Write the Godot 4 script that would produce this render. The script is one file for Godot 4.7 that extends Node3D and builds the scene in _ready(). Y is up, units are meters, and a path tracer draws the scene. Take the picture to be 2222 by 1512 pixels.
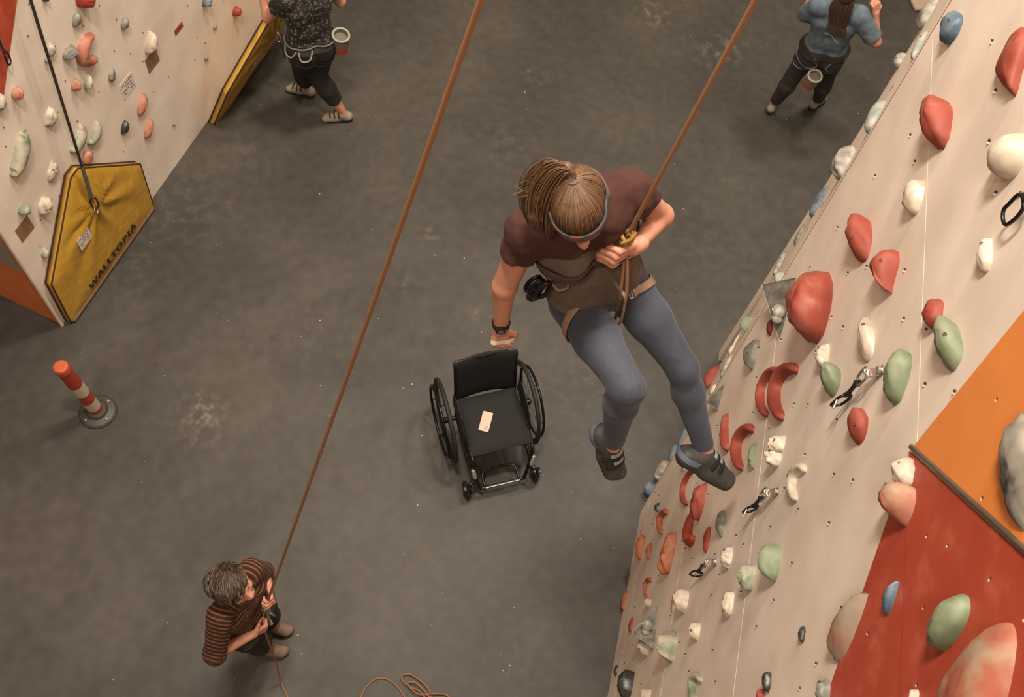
extends Node3D

# ------------------------------------------------------------------ mesh builder
class MB extends RefCounted:
	var v := PackedVector3Array()
	var n := PackedVector3Array()
	var uv := PackedVector2Array()
	var c := PackedColorArray()
	var ix := PackedInt32Array()
	var col := Color.WHITE
	func put(p: Vector3, nn: Vector3, u := Vector2.ZERO) -> int:
		v.append(p); n.append(nn); uv.append(u); c.append(col)
		return v.size() - 1
	func tri(a: Vector3, b: Vector3, d: Vector3, out: Vector3) -> void:
		var m := (b - a).cross(d - a)
		if m.length_squared() < 1e-16:
			return
		m = m.normalized()
		if m.dot(out) < 0.0:
			m = -m
			var i := put(a, m); put(b, m); put(d, m)
			ix.append_array([i, i + 1, i + 2])
		else:
			var i := put(a, m); put(d, m); put(b, m)
			ix.append_array([i, i + 1, i + 2])
	func quad(a: Vector3, b: Vector3, d: Vector3, e: Vector3, out: Vector3) -> void:
		tri(a, b, d, out); tri(a, d, e, out)
	# smooth surface through rows of points; cu / cv close it round
	func grid(rows: Array, cu := false, cv := false) -> void:
		var R: int = rows.size()
		var K: int = rows[0].size()
		var b := v.size()
		for r in R:
			for k in K:
				put(rows[r][k], Vector3.ZERO, Vector2(float(k) / K, float(r) / R))
		var rr: int = R if cv else R - 1
		var kk: int = K if cu else K - 1
		var cen := Vector3.ZERO
		for i in range(b, v.size()):
			cen += v[i]
		cen /= float(R * K)
		var t := PackedInt32Array()
		var s := 0.0
		var acc := PackedVector3Array()
		acc.resize(R * K)
		for r in rr:
			for k in kk:
				var i0 := r * K + k
				var i1 := r * K + (k + 1) % K
				var i2 := ((r + 1) % R) * K + (k + 1) % K
				var i3 := ((r + 1) % R) * K + k
				var f := (v[b + i2] - v[b + i0]).cross(v[b + i3] - v[b + i1])
				s += f.dot((v[b + i0] + v[b + i2]) * 0.5 - cen)
				acc[i0] += f; acc[i1] += f; acc[i2] += f; acc[i3] += f
				t.append_array([i0, i1, i2, i0, i2, i3])
		var g := 1.0 if s >= 0.0 else -1.0
		for i in R * K:
			n[b + i] = (acc[i] * g).normalized() if acc[i].length_squared() > 1e-18 else Vector3.UP
		for i in range(0, t.size(), 3):
			if g > 0.0:
				ix.append_array([b + t[i], b + t[i + 2], b + t[i + 1]])
			else:
				ix.append_array([b + t[i], b + t[i + 1], b + t[i + 2]])
	func box(xf: Transform3D, s: Vector3, bev := 0.003) -> void:
		var h := s * 0.5
		bev = minf(bev, minf(h.x, minf(h.y, h.z)) * 0.9)
		var A := [Vector3.RIGHT, Vector3.UP, Vector3.BACK]
		for a in 3:
			var p: int = (a + 1) % 3
			var q: int = (a + 2) % 3
			for sg: float in [-1.0, 1.0]:
				var o: Vector3 = A[a] * h[a] * sg
				var up: Vector3 = A[p] * (h[p] - bev)
				var uq: Vector3 = A[q] * (h[q] - bev)
				quad(xf * (o - up - uq), xf * (o + up - uq), xf * (o + up + uq), xf * (o - up + uq), xf.basis * A[a] * sg)
				for sp: float in [-1.0, 1.0]:
					var e1: Vector3 = o + up * sp
					var e2: Vector3 = A[a] * (h[a] - bev) * sg + A[p] * h[p] * sp
					quad(xf * (e1 - uq), xf * (e1 + uq), xf * (e2 + uq), xf * (e2 - uq), xf.basis * (A[a] * sg + A[p] * sp))
		for sx: float in [-1.0, 1.0]:
			for sy: float in [-1.0, 1.0]:
				for sz: float in [-1.0, 1.0]:
					tri(xf * Vector3(sx * h.x, sy * (h.y - bev), sz * (h.z - bev)), xf * Vector3(sx * (h.x - bev), sy * h.y, sz * (h.z - bev)), xf * Vector3(sx * (h.x - bev), sy * (h.y - bev), sz * h.z), xf.basis * Vector3(sx, sy, sz))
	# polygon (2D, in the xf's xy) pushed out along xf z from 0 to h, chamfered front edge
	func prism(poly: PackedVector2Array, h: float, xf: Transform3D, bev := 0.0) -> void:
		if Geometry2D.is_polygon_clockwise(poly):
			poly = poly.duplicate(); poly.reverse()
		var top := poly
		if bev > 0.0:
			var o := Geometry2D.offset_polygon(poly, -bev)
			if o.size() == 1 and o[0].size() == poly.size():
				var best := 0
				var bd := 1e9
				for k in poly.size():
					var q: float = o[0][k].distance_to(poly[0])
					if q < bd:
						bd = q; best = k
				top = PackedVector2Array()
				for k in poly.size():
					top.append(o[0][(best + k) % poly.size()])
		var N := poly.size()
		var z := xf.basis.z
		var t := Geometry2D.triangulate_polygon(top)
		for i in range(0, t.size(), 3):
			tri(xf * v3(top[t[i]], h), xf * v3(top[t[i + 1]], h), xf * v3(top[t[i + 2]], h), z)
		var tb := Geometry2D.triangulate_polygon(poly)
		for i in range(0, tb.size(), 3):
			tri(xf * v3(poly[tb[i]], 0), xf * v3(poly[tb[i + 1]], 0), xf * v3(poly[tb[i + 2]], 0), -z)
		for i in N:
			var j := (i + 1) % N
			var e := poly[j] - poly[i]
			var o3 := xf.basis * Vector3(e.y, -e.x, 0)
			var hh := h - bev if top != poly else h
			quad(xf * v3(poly[i], 0), xf * v3(poly[j], 0), xf * v3(poly[j], hh), xf * v3(poly[i], hh), o3)
			if top != poly:
				quad(xf * v3(poly[i], hh), xf * v3(poly[j], hh), xf * v3(top[j], h), xf * v3(top[i], h), o3 + z * o3.length())
	func v3(p: Vector2, z: float) -> Vector3:
		return Vector3(p.x, p.y, z)
	# round tube along points; r is one radius or one for each point
	func tube(pts: PackedVector3Array, r, seg := 8, closed := false, flat := 1.0, side := Vector3.ZERO) -> void:
		var N := pts.size()
		var rows := []
		var u := Vector3.ZERO
		for i in N:
			var a := pts[(i - 1 + N) % N] if (i > 0 or closed) else pts[0]
			var b := pts[(i + 1) % N] if (i < N - 1 or closed) else pts[N - 1]
			var t := (b - a).normalized()
			if side != Vector3.ZERO:
				u = (side - t * side.dot(t)).normalized()
			elif i == 0:
				u = t.cross(Vector3.UP if absf(t.y) < 0.9 else Vector3.RIGHT).normalized()
			else:
				u = (u - t * u.dot(t)).normalized()
			var w := t.cross(u)
			var rad: float = r if (r is float or r is int) else r[i]
			var row := PackedVector3Array()
			for k in seg:
				var q := TAU * k / seg
				row.append(pts[i] + u * cos(q) * rad + w * sin(q) * rad * flat)
			rows.append(row)
		if not closed:
			var r0 := PackedVector3Array(); var r1 := PackedVector3Array()
			for k in seg:
				r0.append(pts[0]); r1.append(pts[N - 1])
			rows.push_front(r0); rows.push_back(r1)
		grid(rows, true, closed)
	# turned shape: profile of (radius, height) about xf's y
	func lathe(prof: Array, xf: Transform3D, seg := 20) -> void:
		for i in prof.size() - 1:
			var rows := []
			for p: Vector2 in [prof[i], prof[i + 1]]:
				var row := PackedVector3Array()
				for k in seg:
					var q := TAU * k / seg
					row.append(xf * Vector3(p.x * cos(q), p.y, p.x * sin(q)))
				rows.append(row)
			var b := v.size()
			var i0 := ix.size()
			grid(rows, true)
			# outward by profile direction, faces wound to agree
			var e: Vector2 = prof[i + 1] - prof[i]
			for k in range(b, v.size()):
				var q := TAU * ((k - b) % seg) / seg
				n[k] = (xf.basis * Vector3(e.y * cos(q), -e.x, e.y * sin(q))).normalized()
			for k in range(i0, ix.size(), 3):
				if (v[ix[k + 1]] - v[ix[k]]).cross(v[ix[k + 2]] - v[ix[k]]).dot(n[ix[k]] + n[ix[k + 1]] + n[ix[k + 2]]) > 0.0:
					var h := ix[k + 1]
					ix[k + 1] = ix[k + 2]; ix[k + 2] = h
	func ball(p: Vector3, r: Vector3, bs := Basis.IDENTITY, seg := 12) -> void:
		var rows := []
		for j in seg / 2 + 1:
			var a := PI * j / (seg / 2)
			var row := PackedVector3Array()
			for k in seg:
				var q := TAU * k / seg
				row.append(p + bs * Vector3(r.x * sin(a) * cos(q), r.y * cos(a), r.z * sin(a) * sin(q)))
			rows.append(row)
		grid(rows, true)
	func mesh(off := Vector3.ZERO) -> ArrayMesh:
		var a := []
		a.resize(Mesh.ARRAY_MAX)
		if off != Vector3.ZERO:
			for i in v.size():
				v[i] -= off
		a[Mesh.ARRAY_VERTEX] = v; a[Mesh.ARRAY_NORMAL] = n; a[Mesh.ARRAY_TEX_UV] = uv
		a[Mesh.ARRAY_COLOR] = c; a[Mesh.ARRAY_INDEX] = ix
		var m := ArrayMesh.new()
		m.add_surface_from_arrays(Mesh.PRIMITIVE_TRIANGLES, a)
		return m

# ------------------------------------------------------------------ smooth solid from tapered bones
class Field extends RefCounted:
	var A := PackedVector3Array()
	var D := PackedVector3Array()
	var I := PackedFloat32Array()
	var R := PackedFloat32Array()
	var S := PackedFloat32Array()
	var L := PackedFloat32Array()
	var CUT := PackedInt32Array()
	var UA := PackedVector3Array()
	var k := 0.03
	var amp := 0.0
	var noise: FastNoiseLite
	var clip_p := Vector3.ZERO      # bones with cut bit 4 end at this plane
	var clip_n := Vector3.ZERO
	func _init(bones: Array, kk := 0.03, grow := 0.0) -> void:
		k = kk
		for b in bones:
			A.append(b[0])
			var d: Vector3 = b[1] - b[0]
			D.append(d)
			var l2 := d.length_squared()
			I.append(1.0 / l2 if l2 > 1e-10 else 0.0)
			L.append(sqrt(l2))
			R.append(b[2] + grow); S.append(b[3] - b[2])
			CUT.append(b[4] if b.size() > 4 else 0)
			UA.append(b[5] if b.size() > 5 else d.normalized())
	func one(i: int, p: Vector3) -> float:
		var q := p - A[i]
		var t := q.dot(D[i]) * I[i]
		var tc := clampf(t, 0.0, 1.0)
		var d := (q - D[i] * tc).length() - R[i] - S[i] * tc
		var cu := CUT[i]
		if cu != 0:
			if cu & 1:
				d = maxf(d, (t - 1.0) * L[i])
			if cu & 2:
				d = maxf(d, -t * L[i])
		return d
	func at(p: Vector3, ids: PackedInt32Array) -> float:
		var d := 9.0
		for i in ids:
			var q := p - A[i]
			var t := q.dot(D[i]) * I[i]
			var tc := clampf(t, 0.0, 1.0)
			var e := (q - D[i] * tc).length() - R[i] - S[i] * tc
			if CUT[i] != 0:
				if CUT[i] & 1:
					e = maxf(e, (t - 1.0) * L[i])
				if CUT[i] & 2:
					e = maxf(e, -t * L[i])
				if CUT[i] & 4:
					e = maxf(e, (p - clip_p).dot(clip_n))
			var h := k - absf(d - e)
			if h > 0.0:
				d = minf(d, e) - h * h * 0.25 / k
			else:
				d = minf(d, e)
		if amp > 0.0:
			d += amp * noise.get_noise_3dv(p)
		return d
	func all(p: Vector3) -> float:
		var ids := PackedInt32Array()
		for i in A.size():
			ids.append(i)
		return at(p, ids)
	# first point of the surface met on the way from far outside to c along -dir
	func hit(cen: Vector3, dir: Vector3, far := 0.35, off := 0.0) -> Vector3:
		var ids := PackedInt32Array()
		for i in A.size():
			ids.append(i)
		var r := far
		for q in 40:
			var d := at(cen + dir * r, ids) - off
			r -= maxf(d, 0.0) * 0.9
			if d < 0.0008 or r < 0.01:
				break
		return cen + dir * maxf(r, 0.01)
	func add_to(mb: MB, cell: float, uvscale := 0.0) -> void:
		var NB := 6
		var bs := cell * NB
		var hd := bs * 0.87
		var blocks := {}
		for i in A.size():
			var m := maxf(R[i], R[i] + S[i]) + k + cell * 2.0
			var a := A[i]; var b := A[i] + D[i]
			var lo := Vector3(minf(a.x, b.x) - m, minf(a.y, b.y) - m, minf(a.z, b.z) - m) / bs
			var hi := Vector3(maxf(a.x, b.x) + m, maxf(a.y, b.y) + m, maxf(a.z, b.z) + m) / bs
			for x in range(floori(lo.x), floori(hi.x) + 1):
				for y in range(floori(lo.y), floori(hi.y) + 1):
					for z in range(floori(lo.z), floori(hi.z) + 1):
						var d := one(i, Vector3(x + 0.5, y + 0.5, z + 0.5) * bs)
						if d < hd + k + 2.0 * cell:
							var key := Vector3i(x, y, z)
							if not blocks.has(key):
								blocks[key] = PackedInt32Array()
							blocks[key].append(i)
		var N1 := NB + 1
		var vals := PackedFloat32Array()
		vals.resize(N1 * N1 * N1)
		var idx := {}
		var masks := PackedInt32Array()
		var cells: Array[Vector3i] = []
		var base := mb.v.size()
		for key: Vector3i in blocks:
			var ids: PackedInt32Array = blocks[key]
			var f0 := at((Vector3(key) + Vector3(0.5, 0.5, 0.5)) * bs, ids)
			if absf(f0) > hd * 1.3 + amp:
				continue
			var o := Vector3(key) * bs
			var w := 0
			for z in N1:
				for y in N1:
					for x in N1:
						vals[w] = at(o + Vector3(x, y, z) * cell, ids)
						w += 1
			for z in NB:
				for y in NB:
					for x in NB:
						var q := x + y * N1 + z * N1 * N1
						var e0 := vals[q]; var e1 := vals[q + 1]
						var e2 := vals[q + N1]; var e3 := vals[q + N1 + 1]
						var g := q + N1 * N1
						var e4 := vals[g]; var e5 := vals[g + 1]
						var e6 := vals[g + N1]; var e7 := vals[g + N1 + 1]
						var mask := (1 if e0 < 0 else 0) | (2 if e1 < 0 else 0) | (4 if e2 < 0 else 0) | (8 if e3 < 0 else 0) | (16 if e4 < 0 else 0) | (32 if e5 < 0 else 0) | (64 if e6 < 0 else 0) | (128 if e7 < 0 else 0)
						if mask == 0 or mask == 255:
							continue
						var s := Vector3.ZERO
						var cnt := 0.0
						var E := [e0, e1, e2, e3, e4, e5, e6, e7]
						for ed in EDGES:
							var fa: float = E[ed[0]]
							var fb: float = E[ed[1]]
							if (fa < 0) != (fb < 0):
								s += (ed[2] as Vector3) + (ed[3] as Vector3) * (fa / (fa - fb))
								cnt += 1.0
						s /= cnt
						var gr := Vector3(e1 + e3 + e5 + e7 - e0 - e2 - e4 - e6, e2 + e3 + e6 + e7 - e0 - e1 - e4 - e5, e4 + e5 + e6 + e7 - e0 - e1 - e2 - e3)
						var P := o + (Vector3(x, y, z) + s) * cell
						var u := Vector2.ZERO
						if uvscale > 0.0:
							var bd := 9.0
							for i in ids:
								var dd := one(i, P)
								if dd < bd:
									bd = dd
									u = Vector2(0.0, (P - A[i]).dot(UA[i]) * uvscale)
						var ck := key * NB + Vector3i(x, y, z)
						idx[ck] = mb.put(P, gr.normalized(), u)
						cells.append(ck); masks.append(mask)
		for ci in cells.size():
			var ck := cells[ci]
			var m := masks[ci]
			var i0 := m & 1
			var me: int = idx[ck]
			if (m >> 1) & 1 != i0:
				_q(mb, idx, me, ck - Vector3i(0, 1, 0), ck - Vector3i(0, 1, 1), ck - Vector3i(0, 0, 1))
			if (m >> 2) & 1 != i0:
				_q(mb, idx, me, ck - Vector3i(1, 0, 0), ck - Vector3i(1, 0, 1), ck - Vector3i(0, 0, 1))
			if (m >> 4) & 1 != i0:
				_q(mb, idx, me, ck - Vector3i(1, 0, 0), ck - Vector3i(1, 1, 0), ck - Vector3i(0, 1, 0))
	func _q(mb: MB, idx: Dictionary, a: int, kb: Vector3i, kc: Vector3i, kd: Vector3i) -> void:
		if not (idx.has(kb) and idx.has(kc) and idx.has(kd)):
			return
		var b: int = idx[kb]
		var c: int = idx[kc]
		var d: int = idx[kd]
		var m := (mb.v[c] - mb.v[a]).cross(mb.v[d] - mb.v[b])
		if m.dot(mb.n[a] + mb.n[c]) > 0.0:
			mb.ix.append_array([a, c, b, a, d, c])
		else:
			mb.ix.append_array([a, b, c, a, c, d])
	const EDGES := [[0, 1, Vector3(0, 0, 0), Vector3(1, 0, 0)], [2, 3, Vector3(0, 1, 0), Vector3(1, 0, 0)], [4, 5, Vector3(0, 0, 1), Vector3(1, 0, 0)], [6, 7, Vector3(0, 1, 1), Vector3(1, 0, 0)],
		[0, 2, Vector3(0, 0, 0), Vector3(0, 1, 0)], [1, 3, Vector3(1, 0, 0), Vector3(0, 1, 0)], [4, 6, Vector3(0, 0, 1), Vector3(0, 1, 0)], [5, 7, Vector3(1, 0, 1), Vector3(0, 1, 0)],
		[0, 4, Vector3(0, 0, 0), Vector3(0, 0, 1)], [1, 5, Vector3(1, 0, 0), Vector3(0, 0, 1)], [2, 6, Vector3(0, 1, 0), Vector3(0, 0, 1)], [3, 7, Vector3(1, 1, 0), Vector3(0, 0, 1)]]

# ------------------------------------------------------------------ helpers
var M := {}
var taken := {}
var rng := RandomNumberGenerator.new()

func numbered(called: String) -> String:
	if not taken.has(called):
		taken[called] = 0
		return called
	taken[called] += 1
	return "%s_%03d" % [called, taken[called]]

func tag(o: Node3D, label: String, category: String, group := "") -> void:
	o.set_meta("label", label); o.set_meta("category", category)
	if group != "":
		o.set_meta("group", group)

func thing(called: String, label: String, category: String, at: Vector3, group := "") -> Node3D:
	var o := Node3D.new()
	o.name = numbered(called)
	add_child(o)
	o.position = at
	tag(o, label, category, group)
	return o

# one mesh node; points given in the world unless local
func obj(called: String, mb: MB, m: Material, parent: Node = self, local := false) -> MeshInstance3D:
	var off := Vector3.ZERO
	if not local:
		var p := parent
		while p is Node3D and p != self:
			off += (p as Node3D).position
			p = p.get_parent()
	var o := MeshInstance3D.new()
	o.mesh = mb.mesh(off)
	o.material_override = m
	o.name = numbered(called) if parent == self else called
	parent.add_child(o, true)
	return o

func struct(called: String, mb: MB, m: Material, parent: Node = self) -> MeshInstance3D:
	var o := obj(called, mb, m, parent)
	o.set_meta("kind", "structure")
	return o

func plain(col: Color, rough := 0.7, metal := 0.0) -> StandardMaterial3D:
	var m := StandardMaterial3D.new()
	m.albedo_color = col; m.roughness = rough; m.metallic = metal
	return m

# two or three tones mixed by noise, laid on from all sides
func mottled(cols: Array, freq: float, scale: float, rough := 0.7, bump := 0.0, pos := [], octaves := 4) -> StandardMaterial3D:
	var m := StandardMaterial3D.new()
	var nz := FastNoiseLite.new()
	nz.noise_type = FastNoiseLite.TYPE_SIMPLEX_SMOOTH
	nz.seed = 7 + M.size() * 13; nz.frequency = freq; nz.fractal_octaves = octaves
	var g := Gradient.new()
	g.offsets = PackedFloat32Array(pos if pos.size() == cols.size() else range(cols.size()).map(func(i): return 0.25 + 0.5 * i / maxf(cols.size() - 1, 1)))
	g.colors = PackedColorArray(cols)
	var t := NoiseTexture2D.new()
	t.width = 256; t.height = 256; t.seamless = true; t.noise = nz; t.color_ramp = g
	m.albedo_texture = t
	m.uv1_triplanar = true
	m.uv1_scale = Vector3.ONE * scale
	m.roughness = rough
	if bump > 0.0:
		var b := NoiseTexture2D.new()
		b.width = 256; b.height = 256; b.seamless = true; b.noise = nz; b.as_normal_map = true; b.bump_strength = bump
		m.normal_enabled = true; m.normal_texture = b; m.normal_scale = 0.6
	return m

func vcol(rough := 0.7) -> StandardMaterial3D:
	var m := StandardMaterial3D.new()
	m.vertex_color_use_as_albedo = true; m.roughness = rough
	return m

func curve(pts: Array, n := 8, closed := false) -> PackedVector3Array:
	var out := PackedVector3Array()
	var N := pts.size()
	for i in (N if closed else N - 1):
		var a: Vector3 = pts[(i - 1 + N) % N] if (i > 0 or closed) else pts[0]
		var b: Vector3 = pts[i]
		var c: Vector3 = pts[(i + 1) % N]
		var d: Vector3 = pts[(i + 2) % N] if (i < N - 2 or closed) else pts[N - 1]
		for k in n:
			out.append(b.cubic_interpolate(c, a, d, float(k) / n))
	if not closed:
		out.append(pts[N - 1])
	return out

func pv(a: Array) -> PackedVector3Array:
	return PackedVector3Array(a)

func pv2(a: Array) -> PackedVector2Array:
	return PackedVector2Array(a)

func xf(o: Vector3, x: Vector3, y: Vector3, z: Vector3) -> Transform3D:
	return Transform3D(Basis(x, y, z), o)

func along(a: Vector3, b: Vector3, ref := Vector3.UP) -> Transform3D:   # y runs from a to b
	var y := (b - a).normalized()
	if absf(y.dot(ref)) > 0.95:
		ref = Vector3.RIGHT
	var x := y.cross(ref).normalized()
	return xf(a, x, y, x.cross(y))

# band lying on a field's surface round centre c, axis ax
func band(mb: MB, f: Field, c: Vector3, ax: Vector3, ref: Vector3, width: float, thick: float, from := 0.0, to := TAU, off := 0.001, far := 0.3, seg := 48) -> void:
	ax = ax.normalized()
	var x := (ref - ax * ref.dot(ax)).normalized()
	var z := ax.cross(x)
	var rows := []
	var full := to - from > TAU - 0.01
	for i in (seg if full else seg + 1):
		var q := from + (to - from) * i / seg
		var dir := x * cos(q) + z * sin(q)
		var a := f.hit(c - ax * width * 0.5, dir, far, off)
		var b := f.hit(c + ax * width * 0.5, dir, far, off)
		rows.append(pv([a, a + dir * thick * 0.8 + ax * width * 0.06, b + dir * thick * 0.8 - ax * width * 0.06, b]))
	mb.grid(rows, true, full)

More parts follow.
